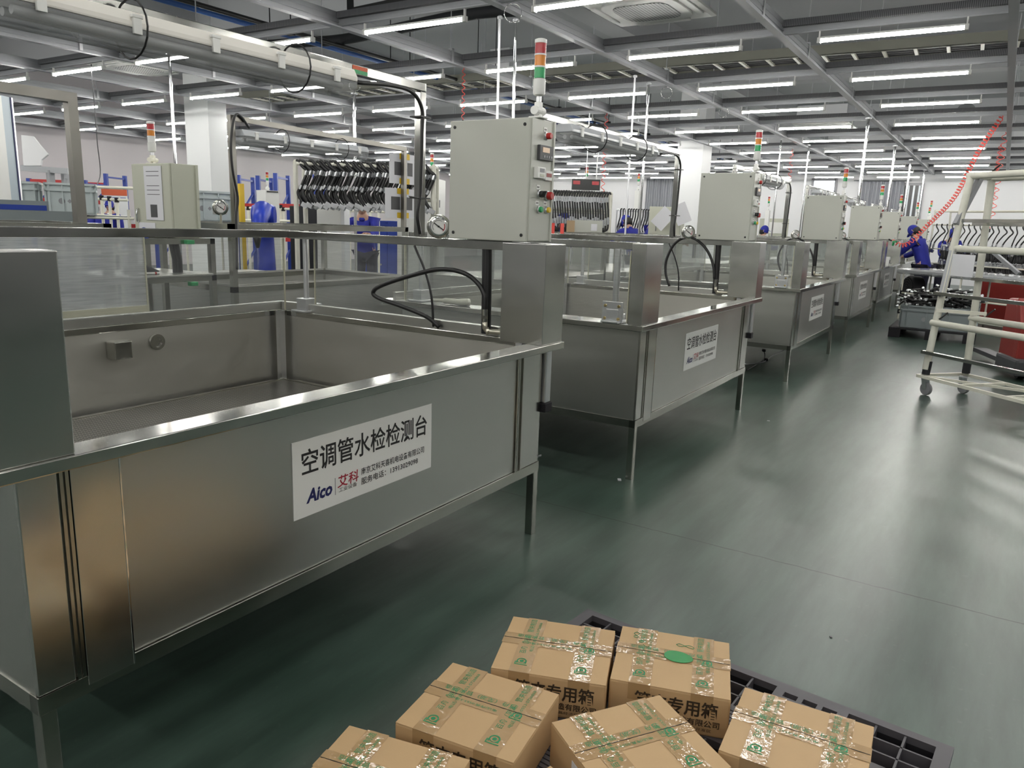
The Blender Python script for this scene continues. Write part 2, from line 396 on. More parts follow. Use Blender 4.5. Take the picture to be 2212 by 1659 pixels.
# ------------------------------------------------------------------ suspended aluminium grid with its tube lights
ROWS = [5.88+2.09*k for k in range(-5, 11)]
COLS = list(range(-4, 10))
YC = lambda c: 1.15+1.89*c
YB = lambda c: .20+1.89*c
grid = thing('ceiling_grid', 'aluminium profile grid hung under the ceiling, carrying the tube lights', 'ceiling grid', (0, 0, 0))
def rail_x(y, x0, x1):
    m = MB(); m.b2((x0, y-.022, 3.335), (x1, y+.022, 3.425)); m.b2((x0, y-.038, 3.33), (x1, y+.038, 3.345)); m.b2((x0, y-.030, 3.375), (x1, y+.030, 3.385))
    m.b2((x0, y-.027, 3.425), (x1, y-.017, 3.47))
    m.build('main_rail', 'rail_alu', grid)
for c in range(-5, 11): rail_x(YB(c), X0+.3, 26.9)
for k, x in enumerate(ROWS):
    m = MB(); m.b2((x-.02, YB(-5), 3.345), (x+.02, YB(10), 3.405)); m.b2((x-.026, YB(-5), 3.36), (x+.026, YB(10), 3.372))
    m.build('cross_rail', 'rail_alu', grid)
    if k >= 5:
        d = MB().b2((x-.055, YB(-2), 3.41), (x-.005, YB(10), 3.47)); q = d.build('wire_duct', 'duct_slots', grid)
hr = 0
ACS = [at(1398, 24, Z=3.62), at(300, 148, Z=3.62), at(1782, 275, Z=3.62)]
for k, x in enumerate(ROWS):
    if k < 4: continue
    for c in range(-1, 8):
        if hr >= 96: break
        p = (x-1.0+.25*((k*7+c*3) % 4), YB(c))
        if any(math.hypot(p[0]-q_.x, p[1]-q_.y) < 1.0 for q_ in ACS): continue
        hr += 1
        m = MB(); m.cyl((p[0], p[1], 3.42), (p[0], p[1], ZC), .006, 6); m.b2((p[0]-.02, p[1]-.035, 3.33), (p[0]+.02, p[1]-.03, 3.50)); m.b2((p[0]-.02, p[1]-.035, 3.49), (p[0]+.02, p[1]+.02, 3.50))
        m.build('hanger_rod', 'aluminium', grid)

lamp0 = MB(); lamp0.tube([(0, -.585, 0), (0, .585, 0)], .018, 10)
def tube_light(label, loc):
    o = lamp0.build('tube_light', 'tube_glow', smooth=2, loc=loc)
    tag(o, label, 'tube light', 'tube lights on the ceiling grid')
    MB().b2((-.024, -.585, .012), (.024, .585, .028)).build('batten', 'white_plastic', o)
    for s in (-1, 1):
        m = MB(); m.b2((-.024, s*.585, -.024), (.024, s*.615, .024)); m.b2((-.012, s*.600-.006, .02), (.012, s*.600+.006, .083))
        m.build('end_cap', 'white_plastic', o)
    return o
tl0 = None
BAY = {-5: 'sixth bay right of the aisle', -4: 'fifth bay right of the aisle', -3: 'fourth bay right of the aisle', -2: 'third bay right of the aisle', -1: 'second bay right of the tank row', 0: 'bay over the green aisle', 1: 'bay over the tank row',
       2: 'bay just behind the tank row', 3: 'second bay behind the tank row', 4: 'third bay behind the tank row', 5: 'fourth bay behind the tank row', 6: 'fifth bay behind the tank row', 7: 'sixth bay behind the tank row', 8: 'seventh bay behind the tank row', 9: 'bay next to the long pale wall'}
for k, x in enumerate(ROWS):
    for c in COLS:
        row = (ORD[k-5]+' row from the front') if k >= 5 else (ORD[4-k]+' row behind the photographer')
        lab = 'lit tube light, %s, %s' % (row, BAY[c])
        loc = (x+.02*math.sin(k*5+c), YC(c)+.03*math.sin(k*3+c*2), 3.262)
        if tl0 is None: tl0 = tube_light(lab, loc)
        else: dup(tl0, loc, label=lab)

# ------------------------------------------------------------------ things above and on the grid
tray = thing('cable_tray', 'olive grey ladder cable tray crossing above the tube lights', 'cable tray', (11.6, 0, 3.80), R(2))
tx0, ty0, ty1 = 0, -8, 14
MB().b2((-.30, ty0, 0), (-.285, ty1, .13)).b2((-.30, ty0, 0), (-.26, ty1, .012)).build('side_rail', 'olive_tray', tray)
MB().b2((.285, ty0, 0), (.30, ty1, .13)).b2((.26, ty0, 0), (.30, ty1, .012)).build('side_rail', 'olive_tray', tray)
for k in range(60):
    MB().b2((-.285, ty0+.15+.365*k, 0), (.285, ty0+.19+.365*k, .03)).build('rung', 'cream', tray)
m = MB()
for k in range(5): m.tube([(-.22+.1*k, ty0, .05), (-.2+.1*k, 0, .05), (-.22+.1*k, ty1, .05)], .03, 6)
m.build('cable', 'dark_lining', tray)

def cassette(x, y, z, rz, label, s=.475):
    r = thing('air_conditioner', label, 'air conditioner', (x, y, z), rz)
    m = MB(); m.lathe([(.05, .0), (.62, .0), (.67, .015), (.67, .04), (.55, .07)], 4); m.v = [tuple(Matrix.Rotation(PI/4, 3, 'Z') @ Vector(v)) for v in m.v]
    m.build('fascia', 'white_plastic', r, bevel=.012)
    MB().b2((-.42, -.42, .06), (.42, .42, .38)).build('casing', 'aluminium', r, bevel=.01)
    g = MB(); pts = [(.27*math.copysign(abs(math.cos(t))**.45, math.cos(t)), .27*math.copysign(abs(math.sin(t))**.45, math.sin(t))) for t in [2*PI*i/40 for i in range(40)]]
    g.prism([(1.28*a, 1.28*b) for a, b in pts], .02, Matrix.Translation((0, 0, -.02))); g.build('grille_surround', 'white_plastic', r, bevel=.006)
    g = MB(); g.prism([(.95*a, .95*b) for a, b in pts], .006, Matrix.Translation((0, 0, -.026))); g.build('grille', 'ac_grille', r)
    for k in range(4):
        q = Matrix.Rotation(k*PI/2, 4, 'Z')
        v = MB(); v.prism([(-.26, .375), (.26, .375), (.245, .43), (-.245, .43)], .016, q @ Matrix.Translation((0, 0, -.018))); v.build('louvre', 'white_plastic', r, bevel=.005)
    return r
p = at(1398, 22, Z=3.62); ac = cassette(p.x, p.y, 3.62, 0, 'white ceiling cassette unit with square grille above the front signal tower'); ac.scale = (1.14, 1.14, 1)
p = at(300, 148, Z=3.62); dup(ac, (p.x, p.y, 3.62), 0, 'white ceiling cassette unit above the old control cabinet on the left')
p = at(1782, 275, Z=3.62); dup(ac, (p.x, p.y, 3.62), 0, 'far white ceiling cassette unit above the third control cabinet')

def pipe_run(name, label, cat, m, r, x0, x1, y, z, every=2.4):
    t = thing(name, label, cat, (0, 0, 0))
    MB().tube([(x0, y, z), (x1, y, z)], r, 10).build('pipe', m, t, smooth=2)
    k = 0; x = x0+1.0
    while x < x1:
        MB().b2((x-.03, y-r-.02, z-r-.02), (x+.03, y+r+.02, z+r+.02)).cyl((x, y, z+r), (x, y, ZC), .008, 6).build('clamp', 'black_plastic', t); x += every
pipe_run('air_pipe', 'blue compressed air pipe running above the grid toward the far end', 'pipe', 'blue_pipe', .035, 4.0, 27, 8.65, 3.9)
pipe_run('cable_conduit', 'black cable conduit beside the blue air pipe', 'pipe', 'black', .03, 4.0, 27, 8.25, 3.85)
t = thing('foam_pipe', 'black foam covered refrigerant pipe above the front tube lights', 'pipe', (0, 0, 0))
MB().tube(spline([at(470, 105, Z=3.95), at(650, 92, Z=3.95), at(760, 82, Z=3.95), at(1000, 33, Z=3.95), at(1120, 22, Z=3.95)], 6), .07, 10).build('insulation', 'black_foam', t, smooth=True)
t = thing('duct_frame', 'black steel hanger frame at the top above the front lights', 'pipe hanger', (0, 0, 0))
MB().bar(at(755, -60, Z=4.1), at(757, 30, Z=3.55), .07).bar(at(757, 26, Z=3.6), at(905, -5, Z=3.6), .06).build('bracket', 'black', t)

def bay_lamp(px, py, D, label, first=[None]):
    p = at(px, py, D=D)
    if first[0] is None:
        r = thing('dome_lamp', label, 'dome lamp', p, 0, 'unlit dome lamps'); first[0] = r
        MB().lathe([(.02, .20), (.05, .19), (.13, .13), (.21, .02), (.22, 0), (.20, .0), (.12, .12), (.03, .17)], 24).build('shade', 'aluminium', r, smooth=True)
        MB().cyl((0, 0, .19), (0, 0, .45), .008, 6).build('rod', 'aluminium', r)
        return r
    return dup(first[0], p, label=label)
bay_lamp(131, 80, 12.5, 'grey dome lamp hanging at the upper left corner')
bay_lamp(910, 216, 13.5, 'small grey dome lamp hung behind the lamp bar of the front tank')
bay_lamp(2086, 243, 15.5, 'pale dome lamp hanging over the aisle at the upper right')

# steel conduit poles dropping from the grid behind the tanks
def pole(x, y, zb, r, label, m='chrome'):
    t = thing('conduit_pole', label, 'pole', (x, y, zb), 0, 'poles dropping from the grid'); h = 3.332-zb
    MB().cyl((0, 0, 0), (0, 0, h), r, 10).build('tube', m, t, smooth=2)
    MB().lathe([(r*2.2, 0), (r*2.2, .02), (r*1.2, .03)], 12, (0, 0, h-.03)).build('collar', 'aluminium', t)
    MB().lathe([(r*1.6, 0), (r*1.6, .02), (r*1.1, .03)], 12).build('foot', 'aluminium', t)
    return t
def gp(px, py): q = at(px, py, Z=3.33); return q.x, q.y
for xy, zb, r, lab, *mm in ((gp(1115, 40), 0, .014, 'bright steel pole right behind the front control cabinet'), (gp(1080, 34), 0, .011, 'grey pole just left of the front signal tower', 'aluminium'),
          (gp(365, 112), 0, .019, 'bright steel pole rising behind the old control cabinet'), (gp(765, 200), 0, .024, 'bright steel pole in front of the dense black hose rack'),
          (gp(1402, 178), .945, .015, 'bright steel pole at the right of the middle hose racks'), (gp(1372, 162), .945, .012, 'grey pole next to the bright pole behind the second tank', 'aluminium'),
          ((13.75, 2.10), 1.958, .022, 'bright steel pole standing behind the fourth control cabinet'), ((18.05, 2.18), 1.417, .022, 'bright steel pole behind the fifth control cabinet'),
          ((21.39, 2.2), 1.417, .022, 'bright steel pole in front of the window blind'), (gp(1998, 366), 0, .022, 'far bright steel pole at the end of the grid rail'),
          (gp(1688, 300), .945, .016, 'bright steel pole left of the third control cabinet'), (gp(1748, 312), 0, .016, 'bright steel pole right behind the third signal tower'),
          (gp(1291, 330), 0, .014, 'thin white pole at the middle of the far hose rack', 'white_plastic')):
    pole(*xy, zb, r, lab, *mm)
# spring coil air hoses
def coil(label, pts, r, turns, wire=.006, per=9):
    t = thing('coil_hose', label, 'coil hose', pts[0], 0, 'red coiled air hoses'); p0 = Vector(pts[0])
    cl = spline(pts, 24); n = len(cl); L = [0]
    for i in range(1, n): L.append(L[-1]+(cl[i]-cl[i-1]).length)
    N = int(turns*per); out = []
    for k in range(N+1):
        s = L[-1]*k/N; i = max(j for j in range(n) if L[j] <= s+1e-9); i = min(i, n-2)
        f = (s-L[i])/max(1e-9, L[i+1]-L[i]); c = cl[i].lerp(cl[i+1], f); d = (cl[i+1]-cl[i]).normalized()
        u = d.cross(Vector((.3, .2, 1))).normalized(); v = d.cross(u); a = 2*PI*k/per
        rr = r*min(1, k/4, (N-k)/4+.05); out.append(c+rr*(math.cos(a)*u+math.sin(a)*v)-p0)
    MB().tube(out, wire, 5).build('coil', 'red_coil', t, smooth=True)
    e = MB(); d = (cl[-1]-cl[-2]).normalized(); e.cyl(cl[-1]-p0, cl[-1]+d*.06-p0, wire*1.8, 6); e.build('fitting', 'black_plastic', t)
    return t
def hang(px, py, ys):
    a = min((at(px, py+k*.5, Z=3.33) for k in range(-50, 51)), key=lambda q: min(min(abs(q.y-YB(c)) for c in range(-5, 11)), min(abs(q.x-x) for x in ROWS)))   # on a rail
    d = (a-Vector((0, 0, EYE))).dot(_F)
    return [a]+[Vector((a.x, a.y, at(px, yy, D=d).z)) for yy in ys]
coil('long red coil hose stretched across the aisle to the worker', [at(2166, 250, Z=3.33), at(2112, 330, D=12.1), at(2062, 425, D=12.8), at(2000, 490, D=13.5), at(1968, 522, D=13.8), at(1948, 530, D=13.8), at(1926, 520, D=13.8)], .035, 52, .008)
coil('red coil hose hanging above the front control cabinet', hang(1002, 152, (200, 256)), .018, 8, .005)
coil('red coil hose hanging over the middle hose rack', hang(1311, 255, (350, 440)), .03, 13, .006)
coil('faint red coil hose hanging left of the third control cabinet', hang(1712, 340, (400, 440)), .035, 10, .006)
coil('red coil hose hanging straight down behind the foam wrapped trolley', hang(2162, 300, (400, 500)), .035, 18, .007)
coil('slack red coil hose at the right of the hanging pair', hang(2172, 305, (400, 495)), .045, 12, .006)
# wire rings on the grid
def ring(px, py, D, r, label, first=[None]):
    p = at(px, py, Z=3.33-r*.85)
    if first[0] is None:
        o = MB().tube(arc((0, 0, 0), r, .35*PI, 2.45*PI, 26, (.54, -.84, 0), (0, 0, 1)), .004, 6, False).build('cable_ring', 'chrome', smooth=True, loc=p)
        first[0] = tag(o, label, 'ring', 'wire rings on the grid'); return
    o = first[0].copy(); C.objects.link(o); o.location = p; o['label'] = label
ring(1108, 28, 6.2, .075, 'wire ring hung on the grid rail above the front signal tower')
ring(1440, 200, 10, .07, 'wire ring hung on the grid rail over the second tank')
ring(766, 185, 9, .06, 'wire ring hung past the end of the front tank lamp')
ring(1563, 242, 12.5, .07, 'wire ring hung on the grid rail over the third tank')
# cord on the left
t = thing('power_cable', 'thin black cord hanging down in front of the left wall', 'cord', (0, 0, 0))
MB().tube(spline(hang(197, 122, (200, 300, 380))+[at(186, 430, D=(at(197, 122, Z=3.33)-Vector((0, 0, EYE))).dot(_F)), at(178, 475, D=(at(197, 122, Z=3.33)-Vector((0, 0, EYE))).dot(_F))], 8), .006, 6).build('cord', 'dark_grey', t, smooth=True)
# ------------------------------------------------------------------ the steel water test tanks
TL, TD, HR = 2.534, 1.94, .956
def make_tank(label, loc):
    t = thing('test_tank', label, 'test tank', loc, 0, 'steel water test tanks in a row')
    xi0, xi1, yi0, yi1 = .17, 2.43, .095, 1.848
    xb0, xb1, yb0, yb1 = .148, 2.449, .069, 1.875
    # open basin: inner and outer skins
    m = MB().use(0)
    for a, b in (((xb0, yb1-.012, .37), (xb1, yb1, .925)), ((xb0, yb0+.02, .37), (xb0+.01, yb1, .925)), ((xb1-.01, yb0+.02, .37), (xb1, yb1, .925)), ((xb0, yb0+.012, .37), (xb1, yb0+.022, .925)), ((xb0, yb0+.02, .372), (xb1, yb1, .385))): m.b2(a, b)
    m.build('basin', 'steel', t)
    m = MB()
    for a, b in (((xi0, yi1, .386), (xi1, yi1+.006, .95)), ((xi0, yi0-.006, .386), (xi1, yi0, .95)), ((xi0-.006, yi0, .386), (xi0, yi1, .95)), ((xi1, yi0, .386), (xi1+.006, yi1, .95)), ((xi0, yi0, .386), (xi1, yi1, .392))): m.b2(a, b)
    li = m.build('lining', 'steel_inner', t); li['label'] = 'dull steel inner walls'
    # front cladding
    MB().b2((xb0, yb0, .372), (.235, yb0+.014, .925)).build('corner_panel', 'steel_semi', t, bevel=.002)
    MB().b2((2.289, yb0, .372), (xb1, yb0+.014, .925)).build('corner_panel', 'steel_semi', t, bevel=.002)
    MB().b2((.381, yb0+.005, .374), (2.233, yb0+.013, .925)).build('front_panel', 'steel', t)
    MB().b2((.262, yb0-.006, .345), (.381, yb0+.012, .925)).build('cover_strip', 'steel_semi', t, bevel=.001)
    MB().b2((.379, yb0-.0075, .345), (.3825, yb0+.012, .925)).build('edge_glint', 'chrome', t)  # thin chrome sliver added to draw the bright glint along the strip's edge
    for x in (.243, .256, 2.240, 2.252, 2.282):
        MB().b2((x-.004, yb0-.003, .352), (x+.004, yb0+.012, .925)).build('slide_channel', 'steel_frame', t)
    # rim, raised back rails
    m = MB()
    def ring4(z0, z1, ox0, ox1, oy0, oy1, ix0, ix1, iy0, iy1):
        vs = [(ox0, oy0, z0), (ox1, oy0, z0), (ox1, oy1, z0), (ox0, oy1, z0), (ox0, oy0, z1), (ox1, oy0, z1), (ox1, oy1, z1), (ox0, oy1, z1),
              (ix0, iy0, z0), (ix1, iy0, z0), (ix1, iy1, z0), (ix0, iy1, z0), (ix0, iy0, z1), (ix1, iy0, z1), (ix1, iy1, z1), (ix0, iy1, z1)]
        fs = []
        for i in range(4):
            j = (i+1) % 4; fs += [(i, j, j+4, i+4), (8+i, 12+i, 12+j, 8+j), (4+i, 4+j, 12+j, 12+i), (i, 8+i, 8+j, j)]
        m.add(vs, fs)
    ring4(.924, HR, 0, TL, 0, TD, xi0+.003, xi1-.003, yi0+.003, yi1-.003)
    m.build('rim', 'steel_bright', t, bevel=.003)
    MB().b2((.05, yi1+.002, HR), (2.465, yi1+.03, HR+.048)).build('rim_rail', 'steel', t, bevel=.003)
    MB().b2((2.435, .31, HR), (2.465, yi1, HR+.048)).build('rim_rail', 'steel', t, bevel=.003)
    # under frame and legs
    m = MB()
    for a, b in (((xb0-.004, yb0-.004, .3247), (xb1+.004, yb0+.036, .3707)), ((xb0-.004, yb1-.036, .3247), (xb1+.004, yb1+.004, .3707)), ((xb0-.004, yb0, .3247), (xb0+.036, yb1, .3707)), ((xb1-.036, yb0, .3247), (xb1+.004, yb1, .3707))): m.b2(a, b)
    m.build('under_frame', 'steel_frame', t)
    for x in (xb0-.002, xb1-.037):
        for y in (yb0-.002, yb1-.037): MB().b2((x, y, 0), (x+.039, y+.039, .325)).build('leg', 'steel_frame', t, bevel=.002)
    # lift covers at the two front corners
    MB().b2((2.345, .012, HR), (2.53, .243, 1.41)).build('lift_cover', 'steel_semi', t, bevel=.003)
    MB().b2((.004, .010, HR), (.252, .095, 1.41)).build('lift_cover', 'steel_semi', t, bevel=.003)
    # lifting bridge: three beams at head height
    MB().b2((.07, 1.717, 1.375), (2.43, 1.757, 1.417)).build('bridge_beam', 'steel_bright', t, bevel=.003)
    MB().b2((2.385, .243, 1.372), (2.43, 1.717, 1.414)).build('bridge_beam', 'steel_bright', t, bevel=.003)
    MB().b2((.07, .095, 1.372), (.115, 1.717, 1.414)).build('bridge_beam', 'steel_bright', t, bevel=.003)
    # lifting cylinders
    for x, y in ((.055, .20), (.09, 1.66), (2.455, 1.655)):
        r = MB().cyl((x, y, HR+.05), (x, y, 1.374), .0185 if y < 1 else .015, 16).build('lift_cylinder', 'aluminium', t, smooth=2)
        b = MB().box((x, y, HR+.047), (.085, .075, .065)).box((x+.07, y, HR+.03), (.05, .05, .03)).box((x, y, HR+.008), (.14, .11, .012)).build('mount_block', 'aluminium', r, bevel=.003)
    r = MB().box((.022, .20, HR+.062), (.012, .125, .12)).build('mount_plate', 'aluminium', t, bevel=.002)
    m = MB()
    for dy in (-.042, .042):
        for dz in (-.036, .036): m.lathe([(.009, 0), (.009, .007), (.004, .008)], 10, (.016, .20+dy, HR+.062+dz), (-1, 0, 0))
    m.build('bolt', 'bronze_screw', r)
    # aluminium leg of the lift hanging under the right shelf
    r = MB().b2((2.462, .05, .66), (2.512, .12, .924)).build('lift_leg', 'aluminium', t, bevel=.006)
    MB().b2((2.455, .043, .615), (2.519, .127, .66)).build('lift_foot', 'black_plastic', r, bevel=.004)
    # clear sheets round the back and sides
    for nm, a, b, e1, e2 in (('clear_sheet', (.018, .105, HR), (.023, 1.74, 1.37), (.016, .103), (.016, 1.74)), ('clear_sheet', (2.47, .26, HR+.01), (2.475, 1.60, 1.37), (2.47, .26), (2.47, 1.60)), ('clear_sheet', (.07, 1.775, HR+.05), (2.40, 1.780, 1.37), (.07, 1.775), (2.40, 1.775))):
        s = MB().b2(a, b).build(nm, 'acrylic', t)
        for e in (e1, e2): MB().b2((e[0], e[1], HR+.005), (e[0]+.008, e[1]+.006, 1.37)).build('sheet_edge', 'acrylic_edge', s)
    # grating in the basin, its ribs, corner posts of the lifting basket
    g = MB().b2((.22, .16, .545), (2.385, 1.79, .551)).build('grating', 'perforated', t)
    for y in (.165, .70, 1.25, 1.785): MB().b2((.215, y-.012, .551), (2.39, y+.012, .558)).build('rib', 'steel_frame', g)
    for x in (.22, 2.385): MB().b2((x-.012, .16, .551), (x+.012, 1.79, .558)).build('rib', 'steel_frame', g)
    for x, y in ((2.385, 1.80), (.215, 1.80), (2.385, .15), (.215, .15)):
        MB().b2((x-.018, y-.018, .53), (x+.018, y-.012, HR)).b2((x-.018, y-.018, .53), (x-.012, y+.018, HR)).b2((x+.012, y-.018, .53), (x+.018, y+.018, HR)).build('basket_post', 'aluminium', t)
    b = MB().b2((1.37, 1.775, .80), (1.46, 1.846, .885)).build('float_switch', 'steel_bright', t, bevel=.005)
    r = MB().lathe([(.030, 0), (.042, .002), (.040, .014), (.026, .014), (.022, 0)], 20, (1.63, 1.847, .852), (0, -1, 0)).build('overflow_port', 'steel_bright', t, smooth=2)
    # water pipe, hose, corrugated duct
    pts = spline([(2.385, .36, 1.07), (2.385, .37, 1.17), (2.385, .46, 1.245), (2.385, .62, 1.265), (2.385, .82, 1.22), (2.385, 1.02, 1.155), (2.385, 1.075, 1.115), (2.385, 1.03, 1.088), (2.385, .88, 1.06), (2.40, .73, 1.02), (2.42, .66, .97)], 7)
    h = MB().tube(pts, .0115, 10).build('supply_hose', 'black_rubber', t, smooth=True)
    MB().cyl((2.385, .358, 1.03), (2.385, .36, 1.09), .015, 10).cyl((2.385, .358, 1.045), (2.385, .358, 1.06), .018, 6).build('hose_fitting', 'steel_bright', h, smooth=2)
    p = MB().tube([(2.385, .358, 1.04), (2.386, .358, 1.0), (2.392, .352, .987), (2.40, .335, .984), (2.43, .225, .984), (2.431, .205, .980), (2.432, .198, .965), (2.432, .196, .90)], .0125, 10).build('supply_pipe', 'brass_fit', t, smooth=True)
    MB().cyl((2.39, .35, .985), (2.394, .342, .9845), .020, 10).cyl((2.424, .24, .984), (2.429, .222, .984), .0185, 10).cyl((2.432, .197, .955), (2.432, .197, .94), .0185, 10).build('elbow', 'brass_fit', p, smooth=2)
    MB().tube([(2.41, .372, 1.372), (2.412, .370, 1.2), (2.412, .368, .97)], .024, 14).build('corrugated_duct', 'corrugated_black', t, smooth=2)
    MB().tube(spline([(2.39, .80, 1.37), (2.40, .74, 1.25), (2.405, .70, 1.12), (2.41, .69, .97)], 5), .006, 6).build('cable', 'black_rubber', t, smooth=True)
    MB().tube(spline([(2.46, .06, .40), (2.50, .30, .26), (2.47, .62, .24), (2.38, .9, .30)], 6), .005, 6).build('drain_line', 'film', t, smooth=True)
    # sign plate with lettering
    sx0, sx1, sz0, sz1 = .93, 1.62, .556, .811; W, H = sx1-sx0, sz1-sz0
    s = MB().b2((sx0, yb0+.0025, sz0), (sx1, yb0+.006, sz1)).build('sign_plate', 'white_plastic', t); s['label'] = 'white sign plate with black and red Chinese lettering'
    F = lambda u, v: frame_m((sx0+u*W, yb0+.0018, sz1-v*H), (1, 0, 0), (0, 0, 1))
    text('lettering', '空调管水检检测台', .088, 'black_ink', s, F(.506, .29), .905*W, bold=.0011)
    text('lettering', 'Aico', .062, 'navy_ink', s, F(.158, .745), .165*W, bold=.0022, shear=.22)
    text('lettering', '艾科', .044, 'red_ink', s, F(.347, .70), .145*W, bold=.0006, shear=.1)
    text('lettering', '工业设备', .017, 'black_ink', s, F(.345, .815), .125*W)
    text('lettering', '南京艾科天喜机电设备有限公司', .027, 'black_ink', s, F(.687, .67), .497*W, bold=.0003)
    text('lettering', '服务电话：13913029098', .027, 'black_ink', s, F(.66, .81), .445*W, bold=.0003)
    MB().b2((sx0+.259*W, yb0+.0016, sz1-.86*H), (sx0+.262*W, yb0+.0026, sz1-.63*H)).build('divider_line', 'grey_duct', s)
    return t
TANKS = [(.615, 1.694), (3.953, 1.636), (7.787, 1.607), (11.298, 1.630), (14.544, 1.688), (17.95, 1.69), (21.3, 1.69)]
tn = ['nearest steel water test tank, its whole sign readable, filling the lower left', 'second steel water test tank, behind the dark green gap from the front one', 'third steel water test tank along the aisle, small sign still readable',
      'fourth steel water test tank along the aisle, wrapped front panel', 'fifth steel water test tank, beside the bending worker', 'sixth steel water test tank, mostly hidden behind the fifth', 'farthest steel water test tank at the end of the row']
tank0 = make_tank(tn[0], (*TANKS[0], 0))
hv = [at(px, py, X=6.338)-Vector((3.953, 1.636, 0)) for px, py in ((1543, 602), (1541, 575), (1530, 545), (1510, 522), (1485, 512), (1458, 526), (1440, 560), (1438, 590), (1446, 618))]
for i in range(1, 7):
    tk = dup(tank0, (*TANKS[i], 0), label=tn[i])
    for ch in tk.children:          # the later tanks carry their hose in a high arch
        if ch.name.startswith('supply_hose'):
            if i == 1: arch = MB().tube(spline(hv, 6), .0115, 10).build('supply_hose', 'black_rubber', smooth=True); arch_me = arch.data; bpy.data.objects.remove(arch)
            ch.data = arch_me

# control cabinets on the bridge beams
def make_cabinet(label, loc):
    t = thing('control_cabinet', label, 'control cabinet', loc, 0, 'grey control cabinets on the tanks')
    w, d, h = .20, .44, .535          # x, y, z ; buttons on the -y side, cover on the -x side
    MB().b2((.012, 0, .004), (w, d, h)).build('housing', 'cabinet_paint', t, bevel=.004)
    c = MB().b2((0, .004, 0), (.014, d-.002, h-.002)).build('cover', 'cabinet_paint', t, bevel=.006, seg=3)
    for y in (.03, d-.03):
        for z in (.03, h-.03):
            MB().lathe([(.0075, 0), (.0075, .003), (.004, .0035)], 14, (.0005, y, z), (-1, 0, 0)).build('screw', 'black', c)
    MB().b2((w-.004, -.006, .0), (w+.012, d, h+.004)).build('rear_door', 'cabinet_paint', t, bevel=.003)
    X = lambda u: .012+u*(w-.012)
    Z = lambda v: h*(1-v)
    def knob(name, u, v, m, r, ln, ring='aluminium'):
        k = MB().lathe([(r, 0), (r, ln*.75), (r*.85, ln), (0.001, ln)], 18, (X(u), -.008, Z(v)), (0, -1, 0)).build(name, m, t, smooth=2)
        MB().lathe([(r*1.25, 0), (r*1.25, .006), (r*1.05, .009)], 18, (X(u), 0, Z(v)), (0, -1, 0)).build('bezel', ring, k, smooth=2)
        return k
    knob('indicator_lamp', .64, .125, 'red', .014, .022)
    m_ = MB().b2((X(.26), -.016, Z(.325)), (X(.90), 0, Z(.205))).build('panel_meter', 'dark_grey', t, bevel=.003)
    MB().b2((X(.38), -.0175, Z(.262)), (X(.70), -.0155, Z(.222))).build('screen', 'meter_screen', m_)
    for u in (.47, .58, .69, .80): MB().box((X(u), -.0165, Z(.295)), (.010, .003, .010)).build('key', 'grey_duct', m_)
    m_ = MB().b2((X(.14), -.022, Z(.475)), (X(.50), 0, Z(.385))).build('timer', 'white_plastic', t, bevel=.002)
    MB().b2((X(.24), -.0235, Z(.425)), (X(.44), -.0215, Z(.395))).build('screen', 'grey_duct', m_); MB().b2((X(.24), -.0235, Z(.462)), (X(.44), -.0215, Z(.44))).build('dial', 'cabinet_old', m_)
    m_ = MB().b2((X(.60), -.012, Z(.485)), (X(.92), 0, Z(.405))).build('counter', 'white_plastic', t, bevel=.002)
    MB().b2((X(.64), -.0135, Z(.455)), (X(.88), -.0115, Z(.425))).build('screen', 'red_dark', m_)
    k = knob('selector_switch', .42, .602, 'black', .015, .016)
    MB().box((X(.42), -.028, Z(.602)), (.008, .02, .030), rot=Matrix.Rotation(R(35), 3, 'Y')).build('handle', 'black', k)
    knob('stop_button', .79, .61, 'red', .018, .024)
    knob('start_button', .42, .728, 'green', .013, .014)
    knob('reset_button', .80, .728, 'yellow', .013, .012)
    for u, v in ((.60, .075), (.36, .545), (.34, .675), (.72, .675)):
        n = MB().b2((X(u)-.014, -.002, Z(v)-.010), (X(u)+.014, 0, Z(v)+.010)).build('name_plate', 'white_plastic', t)
        MB().b2((X(u)-.008, -.0026, Z(v)-.003), (X(u)-.002, -.0018, Z(v)+.003)).b2((X(u)+.002, -.0026, Z(v)-.003), (X(u)+.008, -.0018, Z(v)+.003)).build('mark', 'black_ink', n)
    return t
def make_tower(label, loc, lenses=(('green_lens', 'green'), ('amber_lens', 'amber'), ('red_lens', 'red')), body='white_plastic'):
    t = thing('signal_tower', label, 'signal light', loc, 0, 'red amber green signal towers')
    MB().b2((-.035, -.03, 0), (.035, .03, .008)).lathe([(.021, 0), (.021, .036)], 16, (-.0, 0, .035), (1, 0, 0)).lathe([(.021, 0), (.021, .036)], 16, (-.036, 0, .035), (1, 0, 0)).b2((-.014, -.014, .005), (.014, .014, .075)).build('pivot_bracket', body, t, bevel=.003)
    MB().cyl((0, 0, .07), (0, 0, .105), .011, 12).build('pole', 'aluminium', t, smooth=2)
    MB().lathe([(.010, .10), (.024, .107), (.027, .115), (.027, .178), (.022, .18)], 20).build('base', 'white_plastic', t, smooth=2)
    for i, (m, cl_) in enumerate(lenses):
        z = .181+.054*i
        l = MB().lathe([(.0245, z), (.0245, z+.047)], 20).build('lens', m, t, smooth=2); l['label'] = cl_+' lens'
        MB().lathe([(.0265, z+.047), (.0265, z+.054), (.02, z+.0545)], 20).build('collar', 'white_plastic', l, smooth=2)
    MB().lathe([(.0265, .343), (.0265, .352), (.018, .356)], 20).build('cap', 'white_plastic', t, smooth=2)
    return t
